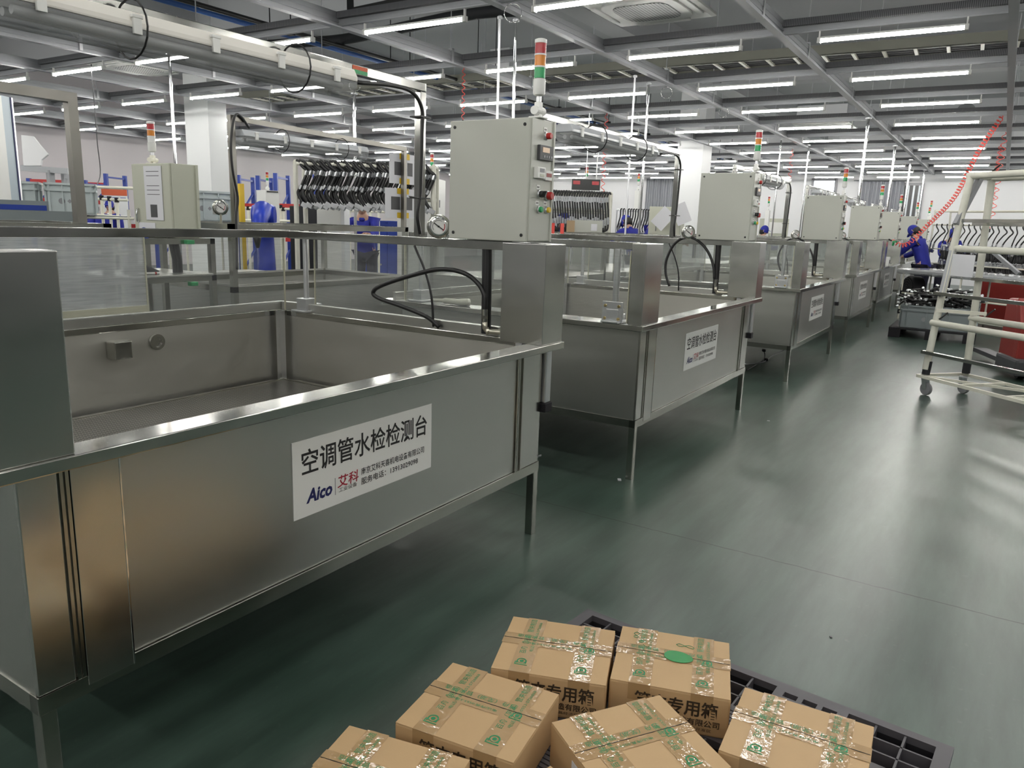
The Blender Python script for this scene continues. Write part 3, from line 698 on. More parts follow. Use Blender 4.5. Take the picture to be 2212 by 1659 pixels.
def make_gauge(label, loc, rz):
    t = thing('pressure_gauge', label, 'gauge', loc, rz, 'round pressure gauges on the tanks')   # dial faces -x
    MB().b2((.012, -.045, -.052), (.022, .055, .012)).build('bracket', 'white_plastic', t, bevel=.002)
    MB().lathe([(.050, 0), (.058, .004), (.058, .010), (.047, .012), (.047, .03), (.03, .034)], 28, (-.005, 0, 0), (1, 0, 0)).build('casing', 'steel_frame', t, smooth=2)
    MB().lathe([(.048, 0), (.044, .008), (.038, .009), (.036, .004)], 28, (-.005, 0, 0), (-1, 0, 0)).build('bezel', 'chrome', t, smooth=2)
    d = MB().lathe([(.039, 0), (.039, .002)], 28, (-.0075, 0, 0), (-1, 0, 0)).build('dial', 'white_plastic', t)
    MB().box((-.0115, 0, 0), (.002, .005, .055), rot=Matrix.Rotation(R(-55), 3, 'X')).lathe([(.005, 0), (.004, .003)], 10, (-.0105, 0, 0), (-1, 0, 0)).build('needle', 'black', d)
    a = MB(); ps = arc((-.0105, 0, 0), .029, R(-45), R(25), 10, (0, -1, 0), (0, 0, 1)); a.tube(ps, .0018, 4); a.build('red_zone', 'red', d)
    a = MB(); ps = arc((-.0105, 0, 0), .029, R(60), R(215), 14, (0, -1, 0), (0, 0, 1)); a.tube(ps, .001, 4); a.build('scale', 'dark_grey', d)
    MB().cyl((.02, 0, -.035), (.02, 0, -.06), .008, 10).build('stem', 'brass_fit', t)
    return t
# lamp gantry of a tank and the weatherproof lamp tied under it
def make_gantry(label, loc):
    t = thing('lamp_gantry', label, 'lamp stand', loc, 0, 'steel lamp gantries over the tanks')
    z0 = 1.418
    MB().b2((2.385, .762, z0), (2.425, .802, 2.102)).build('post', 'steel_bar', t, bevel=.003)
    MB().b2((.08, .762, z0), (.12, .802, 2.102)).build('post', 'steel_bar', t, bevel=.003)
    MB().b2((.08, .762, 2.103), (2.425, .802, 2.143)).build('top_bar', 'steel_bar', t, bevel=.003)
    c = MB().tube(spline([(1.95, .758, 2.07), (2.15, .75, 2.09), (2.30, .75, 2.085), (2.372, .745, 2.02), (2.374, .745, 1.9), (2.372, .748, 1.7), (2.366, .75, 1.60), (2.350, .75, 1.52), (2.372, .75, 1.43)], 7), .009, 8).build('cable', 'black_rubber', t, smooth=True)
    for z in (1.98, 1.60): MB().b2((2.355, .735, z), (2.43, .806, z+.006)).build('cable_tie', 'black', c)
    MB().tube([(2.34, .735, 1.603), (2.25, .72, 1.606)], .0025, 4).build('tie_tail', 'black', c)
    return t
def make_lamp(label, loc, half_beige=True):
    t = thing('weatherproof_lamp', label, 'lamp', loc, 0, 'weatherproof lamps under the gantries')
    Ln = 1.36; hull = [(-.062, .012), (-.062, .03), (-.045, .062), (.045, .062), (.062, .03), (.062, .012)]
    Q = Matrix(((0, 0, 1, 0), (1, 0, 0, 0), (0, 1, 0, 0), (0, 0, 0, 1)))
    MB().prism(hull, Ln, Q).build('housing', 'lamp_body', t, bevel=.006)
    cov = [(-.060, .012), (-.056, -.012), (-.036, -.044), (0, -.054), (.036, -.044), (.056, -.012), (.060, .012)]
    MB().prism(cov, Ln, Q).build('diffuser', 'lamp_cover', t, bevel=.004)
    for y in (-.025, .025): MB().cyl((.06, y, -.008), (Ln-.06, y, -.008), .013, 10).build('tube', 'tube_off', t, smooth=2)
    MB().b2((.03, -.045, .008), (Ln-.03, .045, .014)).build('reflector', 'white_plastic', t)
    for k in range(5):
        x = .12+k*.28
        for s in (-1, 1):
            MB().b2((x-.014, s*.060, -.006), (x+.014, s*.070, .045)).b2((x-.018, s*.058, .040), (x+.018, s*.072, .050)).build('clip', 'white_plastic', t, bevel=.002)
    for x in (.42, 1.08):
        MB().tube(arc((x, 0, .02), .088, 0, 2*PI, 18, (0, 1, 0), (0, .0, 1)), .0035, 5, False).build('cable_tie', 'black', t)
    MB().lathe([(.016, 0), (.016, .02), (.010, .03)], 10, (Ln, 0, .035), (1, 0, 0)).build('gland', 'white_plastic', t)
    return t
cn = ['big grey control cabinet with red stop and green start buttons, nearest the camera', 'second grey control cabinet, on the second tank, four black screws', 'third grey control cabinet, left of the two overlapping behind it', 'fourth grey control cabinet, between the third and fifth',
      'fifth grey control cabinet, on the fifth tank', 'sixth grey control cabinet, above the bending worker', 'farthest grey control cabinet, half hidden by the hose rack']
tnn = ['large red amber green signal tower on the front control cabinet', 'signal tower standing on the second control cabinet', 'signal tower standing on the third control cabinet', 'signal tower on the fourth control cabinet, before the curtain', 'signal tower on the fifth control cabinet, before the window blind',
       'signal tower on the sixth control cabinet', 'farthest signal tower of the tank row']
gn = ['front', 'second', 'third', 'fourth', 'fifth', 'sixth', 'farthest']
def clear_lamp(r):
    for ch in r.children:
        if ch.name.startswith('housing'): ch.material_slots[0].link = 'OBJECT'; ch.material_slots[0].material = M['lamp_clear']
cab0 = tow0 = gau0 = gan0 = lam0 = None
for i, (s, y) in enumerate(TANKS):
    cl = (s+2.335, y+.108, 1.4165); tl = (s+2.43, y+.130, 1.4165+.539); gl = (s+2.36, y+.625, 1.47); pl = (s, y, 0); ll = (s+.465, y+.698, 2.032)
    if i == 0:
        cab0 = make_cabinet(cn[0], cl); tow0 = make_tower(tnn[0], tl); tow0.scale = (1, 1, .93); gau0 = make_gauge('round pressure gauge left of the front control cabinet', gl, R(38))
        gan0 = make_gantry('steel lamp gantry standing on the front tank bridge', pl); lam0 = make_lamp('long weatherproof lamp hung over the front tank, across the upper left', ll)
    else:
        dup(cab0, cl, label=cn[i]); dup(tow0, tl, label=tnn[i]); dup(gau0, gl, label='round pressure gauge left of the %s control cabinet' % gn[i])
        dup(gan0, pl, label='steel lamp gantry standing on the %s tank bridge' % gn[i]); clear_lamp(dup(lam0, (s+.25, y+.698, 2.032), label='clear weatherproof lamp hung over the %s tank' % gn[i]))

q = at(779, 144, Y=2.452); o = MB().b2((-.045, 0, 0), (.045, .002, .016)).build('orange_strip', 'orange_red'); st_ = thing('bar_sticker', 'orange and green sticker on the lamp gantry bar of the front tank', 'sticker', (q.x, 2.4535, 2.106)); o.parent = st_
o.location = (0, 0, .016); g_ = MB().b2((-.045, 0, 0), (.045, .002, .016)).build('green_strip', 'green', st_)
# ------------------------------------------------------------------ cartons on a black pallet, front
pal = thing('pallet', 'black plastic pallet under the cardboard boxes', 'pallet', (2.3, 1.09, 0), R(-94.5))
# local: x along the far edge toward the right (1.16 long), y toward the camera is -y
PLN, PWD = 1.17, 1.02
def pallet_parts(t, PLN, PWD, H=.14):
    top = MB(); th = .022; z0, z1 = H-th, H
    def cell_rect(x0, x1, y0, y1): top.b2((x0, y0, z0), (x1, y1, z1))
    holes = []
    cw = .225
    xs = [(.04, .04+cw), (PLN/2-cw/2, PLN/2+cw/2), (PLN-.04-cw, PLN-.04)]
    ys = [(-.03-cw*.8, -.03), (-PWD/2-cw/2, -PWD/2+cw/2), (-PWD+.03, -PWD+.03+cw*.8)]
    for y0, y1 in ys:
        for x0, x1 in xs: holes.append((x0, x1, y0, y1, 'p'))
        for k in range(2):
            a, b = xs[k][1]+.02, xs[k+1][0]-.02
            n = 3; w = (b-a)/n
            for i in range(n):
                for j in range(4):
                    yy = y1-.015-(y1-y0-.01)*j/4; holes.append((a+i*w+.008, a+(i+1)*w-.008, yy-.026, yy, 's'))
    for k in range(2):
        a, b = ys[k+1][1]+.02, ys[k][0]-.02
        n = 9; w = (b-a)/n
        for j in range(n):
            for i in range(10):
                ww = (PLN-.1)/10; holes.append((.05+i*ww+.008, .05+(i+1)*ww-.008, a+j*w+.006, a+(j+1)*w-.006, 's'))
    # cut the deck along every hole edge: a lattice of bars
    gx = sorted(set([0, PLN]+[round(v, 4) for h in holes for v in h[:2]])); gy = sorted(set([-PWD, 0]+[round(v, 4) for h in holes for v in h[2:4]]))
    def inside(x, y): return any(h[0] < x < h[1] and h[2] < y < h[3] for h in holes)
    vid = {}; vs = []; fs = []
    def V(x, y, z):
        k = (x, y, z)
        if k not in vid: vid[k] = len(vs); vs.append(k)
        return vid[k]
    for j in range(len(gy)-1):
        i = 0
        while i < len(gx)-1:
            ym = (gy[j]+gy[j+1])/2
            if inside((gx[i]+gx[i+1])/2, ym): i += 1; continue
            a = i
            while i < len(gx)-1 and not inside((gx[i]+gx[i+1])/2, ym): i += 1
            top.b2((gx[a], gy[j], z0), (gx[i], gy[j+1], z1))
    top.build('deck', 'pallet_top', t)
    for h in holes:
        if h[4] != 'p': continue
        x0, x1, y0, y1 = h[:4]; gr = MB()
        for k in range(1, 3): gr.b2((x0+(x1-x0)*k/3-.003, y0, .02), (x0+(x1-x0)*k/3+.003, y1, z1-.004)); gr.b2((x0, y0+(y1-y0)*k/3-.003, .02), (x1, y0+(y1-y0)*k/3+.003, z1-.004))
        gr.build('web_grid', 'pallet_top', t)
    for y0, y1 in ys:
        for x0, x1 in xs:
            f = MB()
            for a, b in (((x0-.02, y0-.01, 0), (x0, y1+.01, z0)), ((x1, y0-.01, 0), (x1+.02, y1+.01, z0)), ((x0, y0-.01, 0), (x1, y0, z0)), ((x0, y1, 0), (x1, y1+.01, z0))): f.b2(a, b)
            f.b2((x0, y0, .002), (x1, y1, .008)); f.build('foot', 'black_plastic', t)
    sk = MB()
    for y0, y1 in ys: sk.b2((0, y0-.01, 0), (PLN, y0+.02, .03)).b2((0, y1-.02, 0), (PLN, y1+.01, .03))
    sk.build('skid', 'black_plastic', t)
pallet_parts(pal, PLN, PWD)

BX, BY, BH = .328, .300, .122
def make_box(label, loc, rz):
    t = thing('cardboard_box', label, 'cardboard box', loc, rz, 'cardboard boxes on the black pallet')
    # local x = long edge; front face with print is -y... printed side faces local -y
    MB().b2((-BX/2, -BY/2, 0), (BX/2, BY/2, BH-.002)).build('carton', 'cardboard', t, bevel=.005, seg=2)
    f1 = MB().b2((-BX/2+.001, -BY/2+.001, BH-.003), (BX/2-.001, .022, BH)).build('flap', 'cardboard', t, bevel=.0012)
    MB().b2((-BX/2+.001, .025, BH-.003), (BX/2-.001, BY/2-.001, BH)).build('flap', 'cardboard', t, bevel=.0012)
    MB().b2((-BX/2+.001, .0225, BH-.004), (BX/2-.001, .0240, BH+.0022)).build('flap_gap', 'black_ink', t)
    zt = BH+.0012
    Fz = lambda x, y, a=0: frame_m((x, y, zt+.0005), (math.cos(a), math.sin(a), 0), (-math.sin(a), math.cos(a), 0))
    def strip(x0, x1, y0, y1): 
        m = MB(); n = 26; vs = []; along_x = (x1-x0) > (y1-y0); L = max(x1-x0, y1-y0)
        for i in range(n+1):
            for j in range(7):
                u, v = i/n, j/6
                x = x0+(x1-x0)*(u if along_x else v); y = y0+(y1-y0)*(v if along_x else u)
                vs.append((x, y, zt+.0004*math.sin(i*2.1+j*1.7)+.0003*math.sin(i*5.3-j*3.1)))
        m.add(vs, [(i*7+j, i*7+j+1, (i+1)*7+j+1, (i+1)*7+j) for i in range(n) for j in range(6)])
        return m.build('tape', 'tape', t, smooth=True)
    s1 = strip(-BX/2-.001, BX/2+.001, -.008, .052)
    s2 = strip(-.112, -.052, -BY/2-.001, BY/2+.001)
    s3 = strip(.058, .118, -BY/2-.001, BY/2+.001)
    for x, ts in ((-.112, s2), (.058, s3)):          # tape ends folded over the front and back edges
        m = MB(); m.quad((x, -BY/2-.0012, BH), (x+.06, -BY/2-.0012, BH), (x+.06, -BY/2-.0012, BH-.05), (x, -BY/2-.0012, BH-.05)); m.build('tape_end', 'tape', ts)
    def logo(x, y, a, par, k=1.0):
        q = Fz(x, y, a); g = MB(); th = .0002
        def pl(poly): g.prism([(k*p[0], k*p[1]) for p in poly], th, q)
        N = 16
        def band(r0, r1, a0, a1, cx=0, cy=0):
            for i in range(N):
                p, r = a0+(a1-a0)*i/N, a0+(a1-a0)*(i+1)/N
                pl([(cx+r0*math.cos(p), cy+r0*math.sin(p)), (cx+r1*math.cos(p), cy+r1*math.sin(p)), (cx+r1*math.cos(r), cy+r1*math.sin(r)), (cx+r0*math.cos(r), cy+r0*math.sin(r))])
        band(.0105, .0145, R(-60), R(180)); band(0, .006, 0, 2*PI); band(.0105, .0125, R(-60), R(-150))
        pl([(-.0145, -.012), (-.0105, -.012), (-.0105, .0), (-.0145, .0)]); pl([(.0105, -.012), (.0145, -.012), (.0145, .004), (.0105, .004)])
        pl([(-.0185, -.02), (.0185, -.02), (.0185, -.0165), (-.0185, -.0165)]); pl([(-.0185, -.0165), (-.0155, -.0165), (-.0155, -.004), (-.0185, -.004)])
        g.build('logo', 'green_ink', par)
    logo(-.085, -.095, 0, s2); logo(.088, -.095, 0, s3); logo(.100, .012, 0, s1, .9)
    text('tape_print', '百舟（芜湖）管夹制造', .021, 'green_ink', s2, Fz(-.092, .045, PI/2), .20)
    text('tape_print', '电话/传真:0553-5726868', .012, 'green_ink', s2, Fz(-.069, .045, PI/2), .17)
    text('tape_print', '百舟（芜湖）管夹制造', .021, 'green_ink', s3, Fz(.078, .045, PI/2), .20)
    text('tape_print', '电话/传真:0553-5726868', .012, 'green_ink', s3, Fz(.101, .045, PI/2), .17)
    text('tape_print', '百舟（芜湖）管夹制造', .019, 'green_ink', s1, Fz(-.02, .040, PI), .21)
    text('tape_print', '电话/传真:0553-5726868', .011, 'green_ink', s1, Fz(-.03, .005, PI), .15)
    Ff = lambda x, z: frame_m((x, -BY/2-.0014, z), (1, 0, 0), (0, 0, 1))
    text('print', '管夹专用箱', .050, 'box_ink', t, Ff(.02, .078), .225, bold=.0010)
    text('print', '百舟管夹制造有限公司', .022, 'box_ink', t, Ff(.03, .038), .22, bold=.0003)
    text('print', '地址：芜湖繁昌经济开发区', .010, 'box_ink', t, Ff(.035, .018), .17)
    return t
boxes = [((1.823, .959), -70.0, 'cardboard box in the far left corner of the pallet, behind the others'), ((1.968, .650), -72.3, 'cardboard box with a green leaf shaped sticker on its tape'), ((1.460, .982), -82.0, 'cardboard box at the left middle, showing two green logos'),
         ((1.567, .585), 145.8-180, 'cardboard box turned askew in the middle of the pile, strong tape glare'), ((1.82, .262), -86.2, 'cardboard box at the right end, next to the bare pallet slots'), ((1.105, 1.016), -77.4, 'cardboard box cut off at the bottom left of the photo'), ((1.18, .625), -15.7, 'cardboard box at the bottom edge, only one corner showing')]
bx0 = None
for (xy, a, lab) in boxes:
    # long edge direction a; printed side faces the camera (-x): local -y -> rotate so that -y points to -x
    loc = (xy[0], xy[1], .1405)
    if bx0 is None: bx0 = make_box(lab, loc, R(a))
    else: dup(bx0, loc, R(a), lab)
# the sticker and pen marks on the second box
bb = Vector((1.968, .650, .1405+BH)); ang = R(-72.3)
qx, qy = Vector((math.cos(ang), math.sin(ang), 0)), Vector((-math.sin(ang), math.cos(ang), 0))
m = MB(); pts = []
for i in range(40):
    a = 2*PI*i/40; rr = 1+.12*math.cos(a); pts.append((.042*rr*math.cos(a), .030*math.sin(a)))
m.prism(pts, .0006, frame_m(bb+qx*.012+qy*.018+Vector((0, 0, .0026)), qx-.1*qy, qy+.1*qx))
o = m.build('leaf_sticker', 'green_sticker'); tag(o, 'green oval sticker across the taped seam of the box', 'sticker')
m = MB()
def pen(cx, cy, pts): m.tube(spline([bb+qx*(cx+x)+qy*(cy+y)+Vector((0, 0, .0012)) for x, y in pts], 5), .0009, 4)
pen(.035, .085, [(-.028, .004), (-.018, .010), (-.006, .004), (.008, -.004), (.022, -.007), (.024, 0), (.012, .008), (.0, .004), (-.012, -.004), (-.024, -.002), (-.028, .004)])
pen(-.115, .105, [(.0, .018), (.010, .012), (.004, .0), (-.006, -.006), (-.004, -.014), (.006, -.012), (.004, -.004), (-.008, .008), (.0, .018)])
pen(-.10, .070, [(0, .010), (.010, .004), (.004, -.004), (-.004, 0), (0, .01)]); pen(-.09, .05, [(.0, .008), (.006, .0), (.012, -.004), (.018, 0)])
o = m.build('pen_mark', 'green_ink'); tag(o, 'green pen scribble on top of the box with the sticker', 'pen mark')
# paper slip on the side of the middle box
ang = R(145.8-180); cx = Vector((1.567, .585, .1405)); qx, qy = Vector((math.cos(ang), math.sin(ang), 0)), Vector((-math.sin(ang), math.cos(ang), 0))
o = MB().b2((-.0012, -.07, .02), (0, .03, .10)).build('paper_slip', 'paper', loc=cx-qx*(BX/2+.0012)); o.rotation_euler = (0, 0, ang); tag(o, 'white paper slip stuck on the side of the askew box', 'paper')
# ------------------------------------------------------------------ people
def to_mesh(o):
    bpy.context.view_layer.update(); dg = bpy.context.evaluated_depsgraph_get(); me = bpy.data.meshes.new_from_object(o.evaluated_get(dg)); return me
def skin(verts, edges, radii, root=0, sub=2):
    me = bpy.data.meshes.new('skin_tmp'); me.from_pydata([tuple(v) for v in verts], edges, [])
    o = bpy.data.objects.new('skin_tmp', me); C.objects.link(o)
    md = o.modifiers.new('s', 'SKIN'); md.use_smooth_shade = True
    if not me.skin_vertices: me.attributes.new('skin', 'FLOAT', 'POINT')
    for i, r in enumerate(radii): me.skin_vertices[0].data[i].radius = (r, r) if not isinstance(r, tuple) else r
    me.skin_vertices[0].data[root].use_root = True
    sd = o.modifiers.new('d', 'SUBSURF'); sd.levels = sd.render_levels = sub
    m2 = to_mesh(o); bpy.data.objects.remove(o); bpy.data.meshes.remove(me); return m2
def join(parts, name, mats, parent):
    """several meshes as one mesh, each with its own material slot"""
    bm = bmesh.new()
    for me, mi in parts:
        n0 = len(bm.faces); bm.from_mesh(me); bm.faces.ensure_lookup_table()
        for f in bm.faces[n0:]: f.material_index = mi; f.smooth = True
    me = bpy.data.meshes.new(name); bm.to_mesh(me); bm.free()
    for m in mats: me.materials.append(M[m])
    o = bpy.data.objects.new(name, me); C.objects.link(o); o.parent = parent; return o
def mb_mesh(mb):
    me = bpy.data.meshes.new('t'); me.from_pydata(mb.v, [], mb.f); bm = bmesh.new(); bm.from_mesh(me); bmesh.ops.recalc_face_normals(bm, faces=bm.faces); bm.to_mesh(me); bm.free(); return me
def head_mesh(c, face, tilt):
    """egg shaped head with jaw, nose, ears; face = heading angle, tilt = nod down"""
    q = Matrix.Translation(c) @ Matrix.Rotation(face, 4, 'Z') @ Matrix.Rotation(tilt, 4, 'Y')
    mb = MB(); n, k = 20, 16; vs = []
    for i in range(1, k):
        ph = PI*i/k; z = math.cos(ph)
        for j in range(n):
            a = 2*PI*j/n; x, y = math.cos(a)*math.sin(ph), math.sin(a)*math.sin(ph)
            jaw = 1-.28*max(0, -z)**1.5
            X = x*.098*(1 if x < 0 else .92)*jaw+.012; Y = y*.076*jaw; Zz = z*.122
            if x > .75 and abs(y) < .3 and -.35 < z < .12: X += .022*(1-abs(y)/.3)*(1 if z > -.3 else .3)
            vs.append(q @ Vector((X, Y, Zz)))
    fs = [(i*n+j, i*n+(j+1) % n, (i+1)*n+(j+1) % n, (i+1)*n+j) for i in range(k-2) for j in range(n)]
    fs += [tuple(range(n-1, -1, -1)), tuple((k-2)*n+j for j in range(n))]
    mb.add(vs, fs)
    for s in (-1, 1):
        mb.add([q @ Vector(v) for v in ((-.01, s*.074, .03), (.015, s*.078, .025), (.012, s*.076, -.03), (-.006, s*.076, -.025), (-.016, s*.092, .03), (-.012, s*.088, -.022))], [(0, 1, 2, 3), (0, 4, 5, 3), (0, 1, 4), (3, 5, 2), (1, 2, 5, 4)])
    e = MB()
    for s in (-1, 1):
        e.add([q @ Vector(v) for v in ((.098, s*.018, .012), (.084, s*.046, .014), (.086, s*.046, .004), (.099, s*.018, .003))], [(0, 1, 2, 3)])
        e.add([q @ Vector(v) for v in ((.101, s*.014, .034), (.084, s*.052, .036), (.086, s*.052, .028), (.102, s*.014, .027))], [(0, 1, 2, 3)])
    l = MB(); l.add([q @ Vector(v) for v in ((.092, -.022, -.062), (.100, 0, -.058), (.092, .022, -.062), (.097, 0, -.072))], [(0, 1, 2, 3)])
    return q, mb_mesh(mb), mb_mesh(e), mb_mesh(l)
def hand(mb, wrist, d, up, side):
    """palm, four bent fingers of unequal length, thumb from the side of the palm"""
    d = Vector(d).normalized(); up = Vector(up); up = (up-d*up.dot(d)).normalized(); sd = d.cross(up)*side
    for k in range(4):
        a = wrist+d*.02+sd*(-.027+.018*k); b = wrist+d*.085+sd*(-.030+.020*k)
        mb.tube([a, (a+b)/2, b], [.014, .016, .0125], 8)
        ln = (.062, .074, .070, .055)[k]; c = b+d*ln*.5-up*ln*.12; e = c+d*ln*.35-up*ln*.38
        mb.tube([b, c, e], [.0095, .0085, .006], 7)
    a = wrist+d*.028-sd*.03; b = a+d*.03-sd*.03-up*.008; c = b+d*.034-sd*.008-up*.012
    mb.tube([a, b, c], [.013, .011, .007], 7)
def person(label, x, y, rz, lean=0, nod=10, turn=0, arm=(20, 20), elbow=(60, 60), z0=0, hat=True, seat=False, hair=True, shirt=False, scale=1.0, badge=False):
    t = thing('person', label, 'person', (x, y, z0), rz); t.scale = (scale,)*3
    L = R(lean); T = Vector((math.sin(L), 0, math.cos(L))); hip = Vector((0, 0, .90 if not seat else .50))
    chest = hip+T*.34; neck = hip+T*.53; N = Vector((math.sin(L*.7+R(nod)*.4), 0, math.cos(L*.7+R(nod)*.4))); hc = neck+N*.165
    sh = [neck-T*.055+Vector((0, s*.185, 0)) for s in (-1, 1)]
    el, wr = [], []
    for i in (0, 1):
        a = R(arm[i]); e = sh[i]+Vector((math.sin(a)*.29, (-1, 1)[i]*.05, -math.cos(a)*.29)); b = a+R(elbow[i])
        el.append(e); wr.append(e+Vector((math.sin(b)*.25, -(-1, 1)[i]*.03, -math.cos(b)*.25)))
    if seat: kn = [Vector((.42, s*.11, .52)) for s in (-1, 1)]; an = [Vector((.42, s*.11, .08)) for s in (-1, 1)]
    else: kn = [Vector((.02, s*.10, .49)) for s in (-1, 1)]; an = [Vector((-.02, s*.11, .08)) for s in (-1, 1)]
    hp = [hip+Vector((0, s*.09, -.02)) for s in (-1, 1)]
    V = [hip, chest, neck, hc]; E = [(0, 1), (1, 2), (2, 3)]; RR = [(.13, .10), (.14, .10), .052, .06]
    for i in (0, 1):
        b = len(V); V += [sh[i], el[i], wr[i]]; E += [(2, b), (b, b+1), (b+1, b+2)]; RR += [.055, .042, .028]
        b = len(V); V += [hp[i], kn[i], an[i], an[i]+Vector((.14, 0, -.045))]; E += [(0, b), (b, b+1), (b+1, b+2), (b+2, b+3)]; RR += [.085, .06, .042, .035]
    body = skin(V, E, RR)
    q, hm, em, lm = head_mesh(hc, R(turn), R(nod)+L*.55)
    hb = MB()
    for i in (0, 1): hand(hb, wr[i], wr[i]-el[i], (0, 0, 1), (1, -1)[i])
    join([(body, 0), (hm, 0), (mb_mesh(hb), 0), (em, 1), (lm, 2)], 'body', ['skin', 'hair', 'lips'], t)
    V = [hip-T*.10, hip+T*.05, chest, neck-T*.045]; E = [(0, 1), (1, 2), (2, 3)]; RR = [(.165, .135), (.16, .13), (.175, .135), (.085, .08)]
    for i in (0, 1):
        b = len(V); V += [sh[i], el[i], el[i].lerp(wr[i], .88)]; E += [(3, b), (b, b+1), (b+1, b+2)]; RR += [.080, .064, .050]
    j = join([(skin(V, E, RR, 1), 0)], 'jacket', ['jacket'], t)
    cb = MB(); cb.lathe([(.075, -.03), (.078, 0), (.068, .025)], 16, neck, N); cb.build('collar', 'jacket' if not shirt else 'white_plastic', j, smooth=True)
    if badge:
        b = chest+Vector((-.17*math.cos(L), .05, .10)); mw = frame_m(b+Vector((-.006, 0, 0)), (0, -1, 0), (math.sin(L), 0, math.cos(L)))
        s = MB(); out = [(-.045, .05), (.045, .05), (.045, -.01), (0, -.06), (-.045, -.01)]
        for p, r in zip(out, out[1:]+out[:1]): s.tube([mw @ Vector((*p, 0)), mw @ Vector((*r, 0))], .006, 5)
        s.tube([mw @ Vector((-.02, .03, 0)), mw @ Vector((-.02, -.02, 0))], .005, 5).tube([mw @ Vector((.02, .03, 0)), mw @ Vector((.02, -.02, 0))], .005, 5)
        s.build('back_emblem', 'white_plastic', j)
    V = [hip+T*.02]; E = []; RR = [(.155, .125)]
    for i in (0, 1):
        b = len(V); V += [hp[i]-Vector((0, 0, .04)), kn[i], an[i]]; E += [(0, b), (b, b+1), (b+1, b+2)]; RR += [.105, .080, .065]
    join([(skin(V, E, RR), 0)], 'trousers', ['trousers'], t)
    for i in (0, 1):
        s = MB(); a = an[i]; s.lathe([(.045, -.075), (.05, -.05), (.045, -.01)], 12, a).tube([a+Vector((-.04, 0, -.045)), a+Vector((.06, 0, -.045)), a+Vector((.17, 0, -.055))], [.042, .046, .030], 10); s.build('shoe', 'black', t, smooth=True)
    hh = MB(); n, k = 20, 8; vs = []
    for i in range(k+1):
        ph = PI*.5*i/k*(1.2 if hat else 1.25)
        for jn in range(n):
            a = 2*PI*jn/n; rr = 1.10 if hat else 1.06
            zz = math.cos(ph)*.122*rr; X, Y = math.cos(a)*math.sin(ph)*.098*rr, math.sin(a)*math.sin(ph)*.079*rr
            if not hat and X > .03: zz = max(zz, .055+.3*(X-.05))
            vs.append(q @ Vector((X+.006, Y, zz+(.012 if hat else .006))))
    fs = [(i*n+jn, i*n+(jn+1) % n, (i+1)*n+(jn+1) % n, (i+1)*n+jn) for i in range(k) for jn in range(n)]
    hh.add(vs, fs)
    if hat:
        c = hh.build('cap', 'cap_blue', t, smooth=True)
        b = MB(); b.add([q @ Vector(v) for v in ((.085, -.065, .045), (.112, -.03, .05), (.116, 0, .052), (.112, .03, .05), (.085, .065, .045), (.16, .045, .032), (.178, 0, .034), (.16, -.045, .032))], [(0, 1, 7), (1, 2, 6, 7), (2, 3, 5, 6), (3, 4, 5)]); b.build('brim', 'cap_blue', c)
        if hair: g = MB(); g.lathe([(.060, -.10), (.080, -.06), (.086, 0), (.083, .012)], 16, q @ Vector((-.020, 0, .0)), (q.to_3x3() @ Vector((0, 0, 1)))); g.build('hair', 'hair', t, smooth=True)
    else: hh.build('hair', 'hair', t, smooth=True)
    return t
fwd = math.pi+YAW                     # facing the photographer
p = at(1997, 560, D=15.2); person('worker in blue jacket and blue cap bending over the fifth tank', p.x, p.y, R(66), lean=20, nod=44, arm=(38, 40), elbow=(30, 30), badge=True, scale=1.04)
p = at(2042, 560, D=16.8); person('worker in blue cap behind the hose rack, looking down at the right', p.x, p.y, R(-150), lean=12, nod=25, turn=-30, arm=(30, 30), elbow=(70, 70))
p = at(791, 520, D=12.6); person('bare headed worker in blue jacket looking down beneath the dense hose rack', p.x, p.y, fwd+R(-6), lean=17, nod=14, turn=22, arm=(50, 40), elbow=(45, 60), hat=False, shirt=False, scale=1.06)
p = at(243, 520, D=16.3); person('worker in blue cap and blue jacket facing us behind the white pipe fence', p.x, p.y, fwd, nod=4, arm=(5, 5), elbow=(25, 25), shirt=True, scale=.98)
p = at(209, 520, D=15.6); person('worker in blue cap half hidden by the grey crate on the left', p.x, p.y, fwd+R(-35), nod=8, arm=(15, 15), elbow=(60, 60), shirt=True, scale=.95)
p = at(1403, 540, D=14.2); person('worker in checked blue cap seen from behind beside the grey cabinet', p.x, p.y, R(-40), lean=6, nod=12, turn=10, arm=(45, 45), elbow=(40, 40), scale=1.07)
p = at(1372, 545, D=14.6); person('worker in lighter blue jacket bent forward under the middle hose rack', p.x, p.y, R(60), lean=26, nod=30, arm=(60, 50), elbow=(30, 30), scale=1.05)
p = at(1636, 540, D=18.5); person('far worker in blue cap left of the third control cabinet', p.x, p.y, R(-50), lean=10, nod=10, turn=-25, arm=(40, 35), elbow=(60, 60), scale=.95)
p = at(1199, 545, D=13.8); person('worker in dark blue behind the red ribbons at the front control cabinet', p.x, p.y, R(-60), lean=8, nod=20, arm=(40, 40), elbow=(40, 40), scale=1.0)

